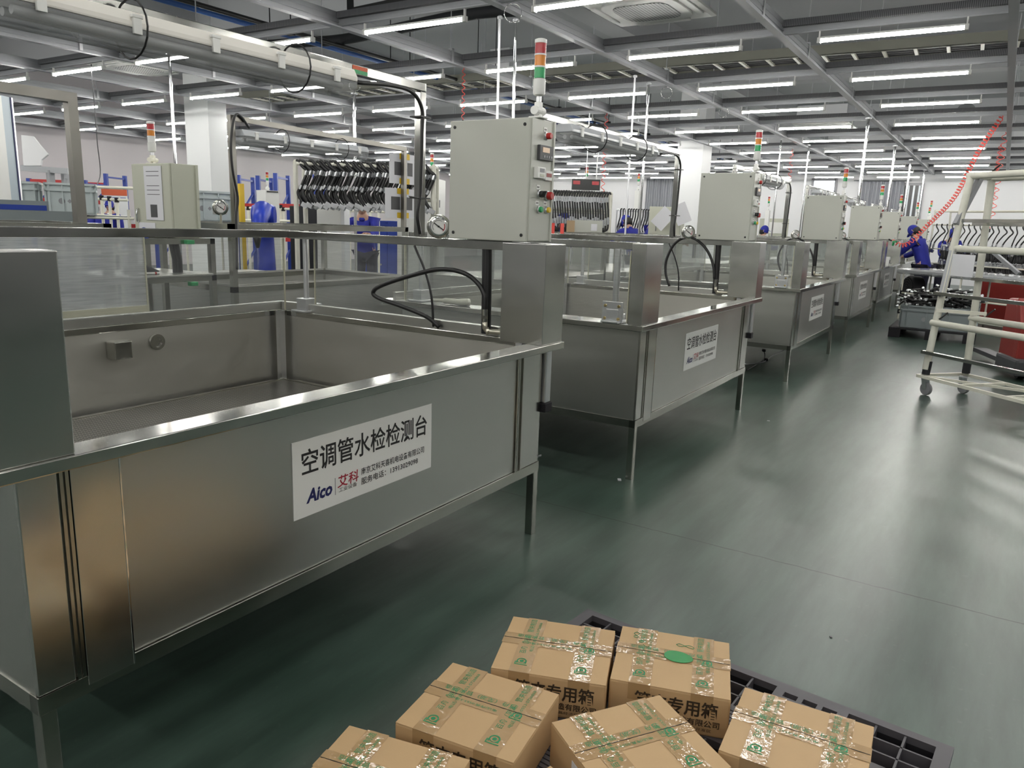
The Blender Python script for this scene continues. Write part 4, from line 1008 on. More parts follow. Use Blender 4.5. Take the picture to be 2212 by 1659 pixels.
# ------------------------------------------------------------------ hose racks
def make_hose(label, pts, r, m, ferr, ends, loc, rz, group):
    t = thing('hose', label, 'hose', loc, rz, group)
    MB().tube(spline(pts, 4), r, 7).build('rubber', m, t, smooth=True)
    for a, b in ferr:
        f = MB(); f.tube([a, b], r*1.15, 7).tube([Vector(a).lerp(Vector(b), .35), Vector(a).lerp(Vector(b), .5)], r*1.45, 7)
        f.build('ferrule', 'fitting_metal', t, smooth=2)
    for e in ends: MB().box(e[0], e[1], rot=Matrix.Rotation(e[2], 3, 'Y')).tube([Vector(e[0])+Vector((-.02, 0, 0)), Vector(e[0])+Vector((.025, 0, -.01))], r*1.2, 6).build('end_fitting', 'fitting_metal', t, bevel=.003)
    return t
def rack_frame(name, label, a, b, z1, depth, rails, m='foam_pipe', r=.03, n=None):
    """lean pipe rack between two floor points a and b, depth along n"""
    a, b = Vector((a.x, a.y, 0)), Vector((b.x, b.y, 0)); u = (b-a).normalized(); n = n or Vector((-u.y, u.x, 0))
    t = thing(name, label, 'rack', a, 0); L = (b-a).length
    for s in (0, L):
        for k in (0, 1): MB().tube([u*s+n*depth*k+Vector((0, 0, .1)), u*s+n*depth*k*.8+Vector((0, 0, z1))], r, 10).build('post', m, t, smooth=2)
    for z, k in rails: MB().tube([n*depth*k+Vector((0, 0, z))-u*.02, u*L+n*depth*k+Vector((0, 0, z))+u*.02], r*.8, 10).build('rail', m, t, smooth=2)
    for s in (0, L): MB().tube([u*s+Vector((0, 0, z1)), u*s+n*depth*.8+Vector((0, 0, z1))], r*.8, 8).tube([u*s+Vector((0, 0, .2)), u*s+n*depth+Vector((0, 0, .2))], r*.8, 8).build('end_rail', m, t, smooth=2)
    for s in (0, L):
        for k in (0, 1): 
            c = u*s+n*depth*k; MB().lathe([(.05, -.015), (.05, .015)], 14, (c.x, c.y, .05), (u.y, -u.x, 0)).build('caster', 'dark_grey', t, smooth=2)
    return t, a, u, n, L
# dense rack of black S shaped hoses
a, b = at(640, 440, D=8.6), at(936, 440, D=8.6)
zt = 2.09
_, a0, u, n, L = rack_frame('hose_rack', 'foam wrapped rack packed with S shaped black hoses behind the front tank', a, b, zt, .45, [(zt-.02, .0), (zt-.02, .8), (1.72, .3)], r=.028)
rz = math.atan2(u.y, u.x)
pts = [(-.05, 0, .01), (-.02, 0, .0), (.02, -.01, -.05), (.065, -.02, -.085), (.075, -.02, -.115), (.02, -.02, -.24), (-.005, -.02, -.29), (-.03, -.02, -.33), (-.02, -.02, -.38), (.01, -.02, -.43), (.03, -.02, -.455)]
h0 = None; nh = 44
for i in range(nh):
    s = .06+(L-.12)*i/(nh-1); p = a0+u*s; lab = 'S shaped black hose with silver fittings hung on the dense rack'
    loc = (p.x+.03*math.sin(i*2.3)*n.x, p.y+.03*math.sin(i*2.3)*n.y, zt+.005*math.sin(i*1.7))
    if h0 is None: h0 = make_hose(lab, pts, .0185, 'black_rubber', [((.078, -.02, -.095), (.062, -.02, -.145)), ((.012, -.02, -.255), (-.010, -.02, -.30))], [((.045, -.02, -.475), (.075, .06, .05), .5)], loc, rz, 'hoses on the dense rack')
    else: dup(h0, loc, rz+R(6)*math.sin(i*1.9), scale=(1+.1*math.sin(i*2.7), 1, 1+.035*math.sin(i*3.1)))
# middle rack: straight hoses with J ends
a, b = at(1185, 450, D=12.2), at(1318, 450, D=12.2); zt = 2.01
_, a0, u, n, L = rack_frame('hose_rack', 'foam wrapped rack of straight hoses right of the front control cabinet', a, b, zt, .6, [(zt-.02, 0), (zt-.02, .8), (1.74, 0), (1.70, .0)], r=.03)
rz = math.atan2(u.y, u.x); pts = [(.03, 0, .0), (0, 0, .03), (-.03, 0, -.03), (-.02, 0, -.14), (.0, 0, -.30), (.01, 0, -.48), (.0, 0, -.58), (-.05, 0, -.61), (-.10, 0, -.58), (-.115, 0, -.50)]
h0 = None
for i in range(24):
    s = .03+(L-.06)*i/23; p = a0+u*s-n*.02; lab = 'straight black hose with bent lower end on the foam wrapped middle rack'
    loc = (p.x, p.y, zt-.02)
    if h0 is None: h0 = make_hose(lab, pts, .017, 'black_rubber', [((-.03, 0, -.05), (-.022, 0, -.13)), ((.006, 0, -.38), (.010, 0, -.50))], [], loc, rz, 'hoses on the middle rack')
    else: dup(h0, loc, rz+R(15)*math.sin(i*2.2), scale=(1, 1, 1+.06*math.sin(i*1.3)))
# far rack: close set curved hoses
a, b = at(1338, 460, D=15), at(1440, 460, D=15); zt = 1.82
_, a0, u, n, L = rack_frame('hose_rack', 'far rack of close set curved black hoses beside the grey cabinet', a, b, zt, .5, [(zt-.02, 0), (1.55, 0)], m='aluminium', r=.016)
rz = math.atan2(u.y, u.x); pts = [(.03, 0, .02), (0, 0, .0), (.0, 0, -.12), (-.03, 0, -.26), (-.05, 0, -.36), (-.03, 0, -.42)]; h0 = None
for i in range(19):
    s = .02+(L-.04)*i/18; p = a0+u*s-n*.02; lab = 'curved black hose on the far rack beside the grey cabinet'
    if h0 is None: h0 = make_hose(lab, pts, .014, 'black_rubber', [((-.045, 0, -.345), (-.045, 0, -.40))], [((-.02, 0, -.44), (.05, .04, .04), .3)], (p.x, p.y, zt), rz, 'hoses on the far rack')
    else: dup(h0, (p.x, p.y, zt), rz+R(5)*math.sin(i))

# ------------------------------------------------------------------ old test benches behind the front tank
def bench(label, x0, x1, y0, y1, zr=.95, zt=1.42):
    t = thing('test_bench', label, 'test bench', (x0, y0, 0)); W, D = x1-x0, y1-y0; f = .045
    for x in (0, W-f):
        for y in (0, D-f): MB().b2((x, y, 0), (x+f, y+f, zt)).build('post', 'steel_frame', t)
    m = MB()
    for z in (zr-.06, zt-f):
        m.b2((0, 0, z), (W, f, z+f)); m.b2((0, D-f, z), (W, D, z+f)); m.b2((0, 0, z), (f, D, z+f)); m.b2((W-f, 0, z), (W, D, z+f))
    m.build('frame', 'steel_frame', t)
    m = MB()
    m.b2((f, .02, .36), (W-f, .03, zr)); m.b2((f, D-.03, .36), (W-f, D-.02, zr)); m.b2((.02, f, .36), (.03, D-f, zr)); m.b2((W-.03, f, .36), (W-.02, D-f, zr)); m.b2((.02, .02, .36), (W-.02, D-.02, .37))
    m.build('basin', 'steel', t)
    return t
ba = bench('old steel bench behind the front tank at the far left', .2, 2.44, 4.20, 4.85)
p0, p1 = at(0, 508, Y=4.12), at(318, 508, Y=4.12)
s = MB().b2((p0.x-.4, 4.12, .93), (at(316, 600, Y=4.12).x, 4.126, 1.40)); o = s.build('clear_sheet', 'cloudy_sheet', None); o.parent = ba; o.matrix_parent_inverse = Matrix.Translation((-.2, -4.20, 0))
xs = at(316, 600, Y=4.12).x; e = MB().b2((xs-.006, 4.112, .93), (xs, 4.126, 1.40)).b2((xs-.6, 4.11, .925), (xs, 4.13, .965)).build('sheet_edge', 'acrylic_edge', ba); e.matrix_parent_inverse = Matrix.Translation((-.2, -4.20, 0))
q = at(150, 200, Y=4.22); hz_ = q.z-1.42
g = thing('lamp_gantry', 'dull steel gantry post and bar at the upper left edge', 'lamp stand', (q.x, 4.22, 1.42))
MB().b2((-.025, -.025, 0), (.025, .025, hz_-.05)).build('post', 'steel_dull', g); MB().b2((-2.6, -.025, hz_-.05), (.025, .025, hz_)).build('top_bar', 'steel_dull', g)
# table with the old control cabinet
tb = thing('work_table', 'small steel frame table under the old control cabinet', 'table', (3.02, 4.98, 0))
for x, y in ((0, 0), (.62, 0), (0, .6), (.62, .6)): MB().b2((x, y, 0), (x+.04, y+.04, 1.31)).build('leg', 'steel_frame', tb)
m = MB()
for z in (1.27, 1.0): m.b2((0, 0, z), (.66, .04, z+.04)); m.b2((0, .6, z), (.66, .64, z+.04)); m.b2((0, 0, z), (.04, .64, z+.04)); m.b2((.62, 0, z), (.66, .64, z+.04))
m.build('frame', 'steel_frame', tb)
MB().b2((-.1, -.02, 1.04), (.62, .64, 1.055)).build('table_top', 'steel', tb, bevel=.002)
for px, py in ((409, 523), (417, 613)):
    q = at(px, py, Y=4.96); o = MB().box((q.x-3.02, q.y-4.98, q.z), (.06, .045, .03)).build('clamp', 'green', tb, bevel=.006)
c2 = thing('control_cabinet', 'old beige control cabinet with papers taped on its handled door', 'control cabinet', (3.385, 5.03, 1.312))
hgt = .52
MB().b2((0, 0, 0), (.20, .46, hgt)).build('housing', 'cabinet_old', c2, bevel=.004)
d_ = MB().b2((-.014, .004, .004), (0, .456, hgt-.004)).build('door', 'cabinet_old', c2, bevel=.004)
MB().tube([(-.016, .40, .10), (-.03, .40, .11), (-.03, .40, .19), (-.016, .40, .20)], .007, 6).build('handle', 'chrome', d_, smooth=True)
pa = MB().b2((-.020, .09, .12), (-.0165, .30, .50)).build('paper', 'paper', c2); pa['label'] = 'white paper sheet with printed drawings'
k = MB()
for z in (.46, .43, .36, .33, .30): k.b2((-.0212, .12, z), (-.0198, .27, z+.004))
k.b2((-.0212, .16, .14), (-.0198, .24, .23)); k.build('print', 'grey_photo', pa)
pp = MB().b2((-.019, .20, .0), (-.0165, .40, .10)).build('paper', 'paper', c2)
MB().lathe([(.055, 0), (.055, .003)], 24, (-.0185, .34, .01), (-1, 0, 0)).build('round_sign', 'blue', c2)
for x, z in ((.07, .05), (.12, .035)): MB().lathe([(.016, 0), (.016, .002)], 16, (x, -.001, z), (0, -1, 0)).build('cable_hole', 'black', c2)
MB().box((.20, .0, hgt/2), (.02, .02, hgt)).build('edge', 'cabinet_old', c2)
to = make_tower('old signal tower on the beige cabinet, red and amber lenses over white', (3.45, 5.34, 1.312+hgt), (('white_plastic', 'white'), ('amber_lens', 'amber'), ('red_lens', 'red')), 'cream')
to.scale = (1.05, 1.05, .84); to.rotation_euler = (0, 0, R(20))
g2 = thing('corrugated_duct', 'black corrugated duct dropping from the old control cabinet to the table', 'duct', (3.48, 5.16, 1.055))
MB().tube([(0, 0, 0), (.0, 0, .1), (-.03, .0, .265)], .036, 14).build('tube', 'corrugated_black', g2, smooth=2)
g3 = thing('rag', 'crumpled black cloth lying on the steel table', 'cloth', (3.20, 5.18, 1.056)); m = MB()
random.seed(3)
m.lathe([(.09, 0), (.10, .012), (.07, .03), (.05, .034), (.02, .05)], 14); m.v = [(x*(1+.3*random.random()), y*(1+.3*random.random()), z*(1+.5*random.random())) for x, y, z in m.v]; m.build('fabric', 'black_foam', g3, smooth=True)
g4 = thing('marker_pen', 'white marker pen with red band on the steel table', 'pen', (3.12, 5.06, 1.065)); MB().cyl((0, 0, 0), (.13, -.02, 0), .009, 8).build('barrel', 'white_plastic', g4); MB().cyl((.10, -.0154, 0), (.112, -.0172, 0), .0095, 8).build('band', 'red', g4)
# bench in the middle with gantry, lamp and taped papers
bb_ = bench('old steel bench with a lamp gantry behind the front tank, centre', 3.86, 5.95, 5.02, 6.2)
g = thing('lamp_gantry', 'dull steel gantry with a black cable, over the centre bench', 'lamp stand', (3.88, 5.0, 1.42))
MB().b2((0, 0, 0), (.04, .04, .76)).build('post', 'steel_dull', g); MB().b2((1.98, 0, 0), (2.02, .04, .72)).build('post', 'steel_dull', g); MB().bar((0, .02, .78), (2.02, .02, .74), .04).build('top_bar', 'steel_dull', g)
MB().tube(spline([(.16, -.01, .72), (.08, -.012, .80), (.02, -.02, .78), (-.02, -.02, .6), (-.015, -.02, .4), (.02, -.02, .2), (.0, -.02, .06), (-.02, -.04, -.15), (-.06, -.08, -.34)], 6), .010, 7).build('cable', 'black_rubber', g, smooth=True)
clear_lamp(dup(lam0, (at(515, 300, Y=5.0).x, 5.0, 2.06), 0, 'clear weatherproof lamp hung over the old centre bench', 'weatherproof lamps under the gantries'))
pa0 = None
for (x0, y0, x1, y1, lab) in ((841, 336, 895, 395, 'upper paper with black photo squares taped to the steel post'), (832, 410, 895, 470, 'lower paper with black photo squares taped to the steel post')):
    q0, q1 = at(x0, y1, Y=5.043), at(x1, y0, Y=5.043)
    t = thing('taped_paper', lab, 'paper', (q0.x, 5.0435, q0.z)); w_, h_ = q1.x-q0.x, q1.z-q0.z
    sh = MB().b2((0, 0, 0), (w_, .002, h_)).build('sheet', 'paper', t)
    MB().b2((w_*.20, -.001, h_*.28), (w_*.50, 0, h_*.72)).build('photo', 'grey_photo', sh); MB().b2((w_*.72, -.001, h_*.28), (w_*.93, 0, h_*.72)).build('photo', 'grey_photo', sh)
    for z in (.0, .82): MB().b2((w_*.40, -.0035, h_*z), (w_*.80, -.0015, h_*(z+.19))).build('tape', 'yellow', t)
# gauge disc on the left
q = at(476, 448, Y=5.02); dup(gau0, q, R(60), 'steel round gauge seen edge lit, right of the old control cabinet'); MB().cyl((q.x, q.y, 1.42), (q.x, q.y, q.z-.05), .008, 8).build('air_line', 'brass_fit', bb_).matrix_parent_inverse = Matrix.Translation((-3.86, -5.02, 0))
# ------------------------------------------------------------------ far left
def crate(label, loc, rz=0, s=(.6, .4, .34), m='crate', first={}):
    k = (s, m)
    if k in first: return dup(first[k], loc, rz, label)
    t = thing('plastic_crate', label, 'crate', loc, rz, 'grey plastic crates'); x, y, z = s[0]/2, s[1]/2, s[2]
    b = MB()
    for a, c in (((-x+.02, -y+.02, 0), (x-.02, -y+.035, z)), ((-x+.02, y-.035, 0), (x-.02, y-.02, z)), ((-x+.02, -y+.02, 0), (-x+.035, y-.02, z)), ((x-.035, -y+.02, 0), (x-.02, y-.02, z)), ((-x+.02, -y+.02, 0), (x-.02, y-.02, .015))): b.b2(a, c)
    b.build('tub', m, t, bevel=.003)
    r = MB()
    for zz in (z-.01, z-.075):
        for a, c in (((-x, -y, zz-.012), (x, -y+.022, zz+.012)), ((-x, y-.022, zz-.012), (x, y, zz+.012)), ((-x, -y, zz-.012), (-x+.022, y, zz+.012)), ((x-.022, -y, zz-.012), (x, y, zz+.012))): r.b2(a, c)
    r.build('rim', m, t)
    r = MB()
    for u in (-.8, -.3, .3, .8):
        for sg in (-1, 1): r.b2((u*x-.006, sg*(y-.012)-.012, .02), (u*x+.006, sg*(y-.012)+.012, z)).b2((sg*(x-.012)-.012, u*y-.006, .02), (sg*(x-.012)+.012, u*y+.006, z))
    r.build('rib', m, t); first[k] = t
    lg = MB()
    for i in range(12):
        pass
    lg.lathe([(.032, 0), (.032, .001)], 16, (-x*.35, -y+.0195, z*.42), (0, -1, 0)).lathe([(.024, 0), (.024, .001)], 4, (-x*.05, -y+.0195, z*.42), (0, -1, 0)).build('stamp', 'grey_duct', t)
    return t
q = at(0, 460, D=4.6)
e = thing('machine_enclosure', 'tall blue grey machine panel at the left edge', 'machine', (at(50, 460, D=6.6).x, at(50, 460, D=6.6).y, 0), R(32))
m = MB().b2((-1.0, .0, .4), (0, .5, 2.39)).build('casing', 'panel_blue_grey', e, bevel=.004)
MB().b2((-.03, -.006, .4), (-.016, .0, 2.39)).build('seal', 'navy_ink', e); MB().b2((-.014, -.004, .4), (.004, .5, 2.39)).build('edge_trim', 'aluminium', e); MB().b2((-1.0, -.012, .4), (-.155, .0, 2.38)).build('door', 'white_plastic', e)
w_ = thing('plastic_wrap', 'white plastic sheet hanging beside the tall machine panel', 'plastic sheet', (0, 0, 0))
pp = [at(x, y, D=9.45) for x, y in ((45, 291), (72, 294), (86, 312), (104, 333), (90, 345), (88, 358), (50, 358))]; dv = _F*.03
MB().add(pp+[v+dv for v in pp], [tuple(range(7)), tuple(range(13, 6, -1))]+[(i, (i+1) % 7, (i+1) % 7+7, i+7) for i in range(7)]).build('sheet', 'cloth_white', w_, bevel=.008)
f = thing('steel_stand', 'grey square tube stand behind the left gantry post', 'stand', (0, 0, 0))
a, b = at(48, 363, D=9.5), at(150, 370, D=9.5); c = at(108, 480, D=9.5)
MB().bar(a, b, .07).build('top_beam', 'rail_alu', f); MB().bar((at(108, 368, D=9.5)), (at(108, 368, D=9.5).x, at(108, 368, D=9.5).y, 0), .07).build('post', 'rail_alu', f); MB().bar(at(140, 372, D=9.6), (at(140, 372, D=9.6).x, at(140, 372, D=9.6).y, 0), .07).build('post', 'rail_alu', f)
MB().bar(at(142, 385, D=9.6), at(128, 430, D=9.6), .04).build('brace', 'rail_alu', f)
# shelf carrying crates: lean pipe stand
def fence(name, label, cat, rails, posts, D, r=.014, m='cream', joint=True, Df=None):
    t = thing(name, label, cat, (0, 0, 0))
    for (xa, ya, xb, yb) in rails: MB().tube([at(xa, ya, D=D), at(xb, yb, D=Df or D)], r, 8).build('rail', m, t, smooth=2)
    for (x, ya) in posts:
        q = at(x, ya, D=D); MB().tube([q, (q.x, q.y, 0)], r, 8).build('post', m, t, smooth=2)
        if joint: MB().cyl((q.x, q.y, q.z-.05), (q.x, q.y, q.z+.02), r*1.5, 8).build('joint', 'black_plastic', t)
    return t
st = thing('crate_shelf', 'low cream pipe shelf holding the grey crates on the left', 'shelf', (at(130, 470, D=8.6).x, at(130, 470, D=8.6).y, 0), R(-32))
for x in (-.9, -.1, .7):
    for y in (-.25, .3): MB().cyl((x, y, 0), (x, y, 1.50), .014, 8).build('post', 'cream', st)
for z in (1.40, 1.0):
    for y in (-.25, .3): MB().cyl((-.95, y, z), (.75, y, z), .014, 8).build('rail', 'cream', st)
MB().b2((-.92, -.24, 1.415), (.72, .29, 1.424)).build('shelf_board', 'crate_dark', st)
q = at(66, 460, D=8.4); crate('grey crate at the far left, beside the tall machine panel', (q.x-.1, q.y+.05, 1.43), R(-32), (.46, .34, .33))
q = at(158, 460, D=8.5); crate('grey crate between the left gantry post and the hanging cord', (q.x+.0, q.y+.0, 1.43), R(-32), (.50, .34, .33))
q = at(441, 465, D=9); s2 = MB().b2((-.35, -.25, 0), (.35, .25, .02)); 
ks = thing('crate_stand', 'stand under the grey crate by the white column', 'stand', (q.x, q.y, 0), R(-10)); MB().b2((-.35, -.25, 1.38), (.35, .25, 1.40)).build('board', 'crate_dark', ks)
for x in (-.33, .33):
    for y in (-.23, .23): MB().cyl((x, y, 0), (x, y, 1.38), .014, 8).build('post', 'cream', ks)
crate('grey crate right of the old control cabinet, against the white column', (q.x, q.y, 1.401), R(-10))
q = at(112, 470, D=5.9); tr = thing('trough', 'grey metal trough with a blue strip inside, at the left', 'trough', (q.x, q.y, 0), R(-8))
MB().b2((-.40, -.03, 1.30), (.16, -.02, 1.47)).b2((-.40, .34, 1.30), (.1, .35, 1.545)).b2((-.40, -.03, 1.28), (.16, .35, 1.30)).build('tray', 'crate_dark', tr); MB().b2((-.38, .325, 1.47), (.08, .339, 1.51)).build('blue_strip', 'blue', tr)
for x in (-.38, .1): MB().b2((x, .0, 0), (x+.04, .04, 1.28)).b2((x, .3, 0), (x+.04, .34, 1.28)).build('leg', 'rail_alu', tr)
fence('pipe_fence', 'cream pipe fence in front of the capped workers at the left', 'fence', [(165, 428, 276, 432), (165, 462, 276, 470), (60, 398, 420, 412)], [(219, 425), (236, 427), (252, 430), (150, 400)], 11.5, .022)
# notice board
q0, q1 = at(224, 480, D=17.6), at(274, 410, D=17.6)
nb = thing('notice_board', 'orange headed notice board behind the capped workers', 'board', (q0.x, q0.y, 0), math.atan2(q1.y-q0.y, q1.x-q0.x)); wd = (Vector((q1.x, q1.y))-Vector((q0.x, q0.y))).length
MB().b2((0, 0, .7), (wd, .04, q1.z)).b2((.02, .01, 0), (.06, .03, .7)).b2((wd-.06, .01, 0), (wd-.02, .03, .7)).build('panel', 'column_paint', nb); MB().b2((0, -.006, q1.z-.14), (wd, 0, q1.z)).build('header', 'orange_red', nb)
k = MB()
for i in range(3): k.b2((wd*(.08+.32*i), -.006, q1.z-.26), (wd*(.30+.32*i), 0, q1.z-.18))
k.build('card', 'blue', nb)
# blue pallet racking along the far wall
def racking(label, px0, px1, pyt, D, beams=(1.45, .8), boards=True):
    a, b = at(px0, pyt, D=D), at(px1, pyt, D=D); u = Vector((b.x-a.x, b.y-a.y, 0)); L = u.length
    t = thing('pallet_rack', label, 'storage rack', (a.x, a.y, 0), math.atan2(u.y, u.x)); zt = max(a.z, 1.9)
    for x in (0, L):
        for y in (0, .9): MB().b2((x-.04, y-.04, 0), (x+.04, y+.04, zt)).build('upright', 'blue', t)
        for z in (.5, 1.1, 1.7): MB().bar((x, 0, z-.25), (x, .9, z+.25), .035).build('brace', 'blue', t)
        MB().bar((x, 0, zt-.08), (x, .9, zt-.08), .04).build('brace', 'blue', t)
    for z in beams:
        for y in (0, .9): MB().b2((0, y-.03, z-.05), (L, y+.03, z+.05)).build('beam', 'red', t)
    return t
racking('blue and red storage rack at the far left wall', 62, 183, 385, 17.0, (2.05, 1.65))
racking('blue storage rack right of the notice board', 228, 330, 375, 18.0, (1.1,))
racking('blue and red storage rack right of the white column', 515, 557, 378, 15.8, (1.66, 1.2))
racking('blue and red storage rack left of the dense hose rack', 595, 680, 374, 15.8, (1.68, 1.25, 1.0))
# robot arm
q = at(572, 470, D=9.2)
rb = thing('robot_arm', 'blue robot arm left of the dense hose rack', 'robot', (q.x, q.y, 0), R(-140))
MB().lathe([(.22, 0), (.22, .08), (.16, .12), (.16, .55)], 20).build('base', 'robot_blue', rb, smooth=2)
MB().lathe([(.15, -.14), (.17, -.10), (.17, .10), (.15, .14)], 20, (0, 0, .66), (0, 1, 0)).build('shoulder', 'robot_blue', rb, smooth=2)
MB().tube([(0, 0, .66), (-.06, 0, .95), (-.02, 0, 1.28), (.04, 0, 1.45)], [.12, .10, .095, .12], 14).build('upper_arm', 'robot_blue', rb, smooth=True)
MB().lathe([(.12, -.13), (.14, -.09), (.14, .09), (.12, .13)], 20, (.05, 0, 1.48), (0, 1, 0)).build('elbow', 'robot_blue', rb, smooth=2)
MB().tube([(-.06, 0, 1.52), (.12, 0, 1.54), (.30, 0, 1.44), (.46, 0, 1.28)], [.11, .12, .09, .06], 14).build('forearm', 'robot_blue', rb, smooth=True)
MB().tube([(.45, 0, 1.29), (.52, 0, 1.22), (.50, 0, 1.12)], [.05, .045, .02], 10).build('wrist', 'black', rb, smooth=True)
yp = thing('light_curtain', 'yellow light curtain post left of the blue robot arm', 'post', (at(523, 470, D=10).x, at(523, 470, D=10).y, 0)); MB().b2((-.035, -.02, .3), (.035, .02, 1.88)).build('bar', 'yellow', yp); MB().b2((-.038, .02, .3), (.038, .03, 1.88)).build('edge', 'black', yp); MB().b2((-.15, -.15, 0), (.15, .15, .3)).build('foot', 'dark_grey', yp)
q = at(578, 411, D=11); ps = thing('machine_post', 'white post carrying a signal tower behind the blue robot arm', 'post', (q.x, q.y, 0)); MB().b2((-.12, -.1, 0), (.12, .1, q.z-.004)).build('case', 'white_plastic', ps); MB().b2((-.10, -.11, q.z-.03), (.10, -.1, q.z-.01)).build('band', 'black', ps)
dup(tow0, (q.x, q.y, q.z), 0, 'signal tower lit amber on a white post behind the robot arm', scale=.75)
q = at(948, 385, D=10.2); ps = thing('machine_case', 'white machine case with papers left of the front control cabinet', 'machine', (q.x+.1, q.y+.2, 0), R(25)); MB().b2((-.3, -.1, 0), (.42, .4, q.z-.002)).build('case', 'white_plastic', ps, bevel=.004)
for i, (x, z) in enumerate(((-.2, 1.72), (-.02, 1.72), (-.2, 1.60))): MB().b2((x, -.104, z-.05), (x+.10, -.1, z+.05)).build('photo', 'grey_photo', ps)
dup(tow0, (q.x+.1, q.y+.2, q.z), R(20), 'small signal tower between the dense hose rack and the front control cabinet', scale=.95)
q = at(715, 520, D=9.4); wc = thing('white_board', 'white cabinet panel below the dense hose rack', 'panel', (q.x, q.y, 0), fwd+PI/2); MB().b2((-.17, 0, .3), (.13, .3, 1.62)).build('panel', 'white_plastic', wc, bevel=.004); MB().b2((.13, -.01, .3), (.17, .3, 1.64)).build('edge', 'aluminium', wc)
wx = thing('dark_machine', 'dark machine with fittings under the left end of the dense rack', 'machine', (at(672, 480, D=10.2).x, at(672, 480, D=10.2).y, 0), .3); MB().b2((-.2, -.2, 0), (.2, .2, 1.62)).b2((-.12, -.12, 1.62), (.1, .1, 1.70)).build('case', 'black_foam', wx, bevel=.01)
fence('pipe_fence', 'cream pipe fence behind the bare headed worker', 'fence', [(735, 455, 900, 460), (500, 448, 640, 452), (500, 475, 640, 478)], [(755, 450), (800, 452), (818, 452), (606, 445), (612, 450), (536, 448)], 14, .022)
bd = crate('dark blue bin behind the bare headed worker', (at(815, 478, D=15).x, at(815, 478, D=15).y, 0), R(-30), (.8, .6, 1.45), 'blue')
# work tables seen under the bridge, between the rows
tt = thing('work_table', 'long grey work table behind the centre bench', 'table', (3.9, 6.4, 0)); MB().b2((0, 0, .86), (1.7, .6, .90)).build('table_top', 'steel', tt)
for x in (.05, 1.6):
    for y in (.05, .5): MB().b2((x, y, 0), (x+.05, y+.05, .86)).build('leg', 'steel_frame', tt)
t2_ = thing('test_bench', 'old steel bench behind the gap between the first two tanks', 'test bench', (6.4, 4.0, 0)); MB().b2((0, 0, .36), (2.0, 1.1, .94)).build('basin', 'steel', t2_, bevel=.004)
for x in (.0, 1.95):
    for y in (0, 1.05): MB().b2((x, y, 0), (x+.05, y+.05, 1.40)).build('post', 'steel_frame', t2_)
MB().b2((0, 0, 1.36), (2, .05, 1.40)).b2((0, 1.05, 1.36), (2, 1.1, 1.40)).b2((0, 0, 1.36), (.05, 1.1, 1.40)).b2((1.95, 0, 1.36), (2.0, 1.1, 1.40)).build('frame', 'steel_frame', t2_)
MB().b2((.05, .02, .98), (1.95, .025, 1.36)).build('clear_sheet', 'acrylic', t2_)
for i, (x, y) in enumerate(((8.7, 4.0), (12.6, 4.0), (16.0, 4.0))):
    r = dup(t2_, (x, y, 0), 0, ['old steel bench behind the third tank', 'old steel bench behind the fourth tank', 'old steel bench behind the fifth tank'][i], 'old benches behind the tank row')
# grey cabinet with handle, papers
q = at(1440, 450, D=11.2); gc = thing('control_cabinet', 'grey cabinet with tilted papers left of the second control cabinet', 'control cabinet', (q.x, q.y, 0), R(10))
MB().b2((-.15, -.25, .9), (.15, .22, 1.80)).build('housing', 'cabinet_old', gc, bevel=.004); MB().b2((-.15, -.2, 0), (.15, .2, .9)).build('stand', 'steel_frame', gc); MB().b2((-.157, -.24, 1.1), (-.15, .21, 1.62)).build('door', 'cabinet_old', gc); MB().b2((-.165, .10, 1.45), (-.155, .115, 1.58)).build('handle', 'chrome', gc)
for i, (px, py, a) in enumerate(((1432, 472, 40), (1472, 462, -25))):
    q = at(px, py, D=10.9); o = MB().box((0, 0, 0), (.21, .002, .29), rot=Matrix.Rotation(R(a), 3, 'Y')).build('paper', 'paper', loc=q); o.rotation_euler = (0, 0, fwd+PI/2); o.parent = None; tag(o, ['white paper tilted left, stuck on the grey cabinet', 'white paper tilted right, beside the gauge of the second tank'][i], 'paper')
wp = thing('machine_post', 'pale machine with white control panel behind the third tank gauge', 'machine', (at(1672, 480, D=21.5).x, at(1672, 480, D=21.5).y, 0), .5); MB().b2((-.4, -.3, 0), (.4, .3, 1.85)).build('case', 'cabinet_old', wp); MB().b2((-.41, -.25, 1.45), (-.4, .25, 1.75)).build('panel', 'white_plastic', wp)
for nm, a, lab, sc in (('signal_tower', (1266, 405, 13), 'small signal tower above the middle hose rack', 1.0), ('signal_tower', (1378, 412, 17), 'tiny red lensed signal tower above the far hose rack', 1.1), ('signal_tower', (1659, 455, 19), 'tiny signal tower left of the third control cabinet, over the pale machine', 1.0), ('signal_tower', (2009, 462, 22), 'tiny signal tower lit yellow green at the right of the tank row', 1.1)):
    q = at(a[0], a[1], D=a[2]); dup(tow0, q, 0, lab, scale=(sc,)*3)
    pl = thing('machine_post', 'post under the '+lab, 'post', (q.x, q.y, 0)); MB().b2((-.05, -.05, 0), (.05, .05, q.z)).build('case', 'white_plastic', pl)
q = at(1266, 395, D=12.9); db = thing('digital_counter', 'black digital counter board with red digits above the middle rack', 'display', (q.x, q.y, q.z), fwd+PI/2); MB().b2((-.24, 0, -.12), (.24, .03, .06)).build('case', 'black', db)
for x in (-.16, .16): MB().b2((x-.06, -.004, -.03), (x+.06, 0, .03)).build('digit', 'red_lens', db)
MB().cyl((0, .015, .06), (0, .015, 3.33-q.z), .008, 6).build('hanger', 'aluminium', db)
q = at(1202, 505, D=7.3); rr = thing('red_tape', 'red ribbons hanging on a rail right of the front control cabinet', 'ribbon', (q.x, q.y, q.z), fwd+PI/2)
for x in (-.055, .035): MB().b2((x, 0, .0), (x+.035, .004, .10)).build('ribbon', 'red_coil', rr); 
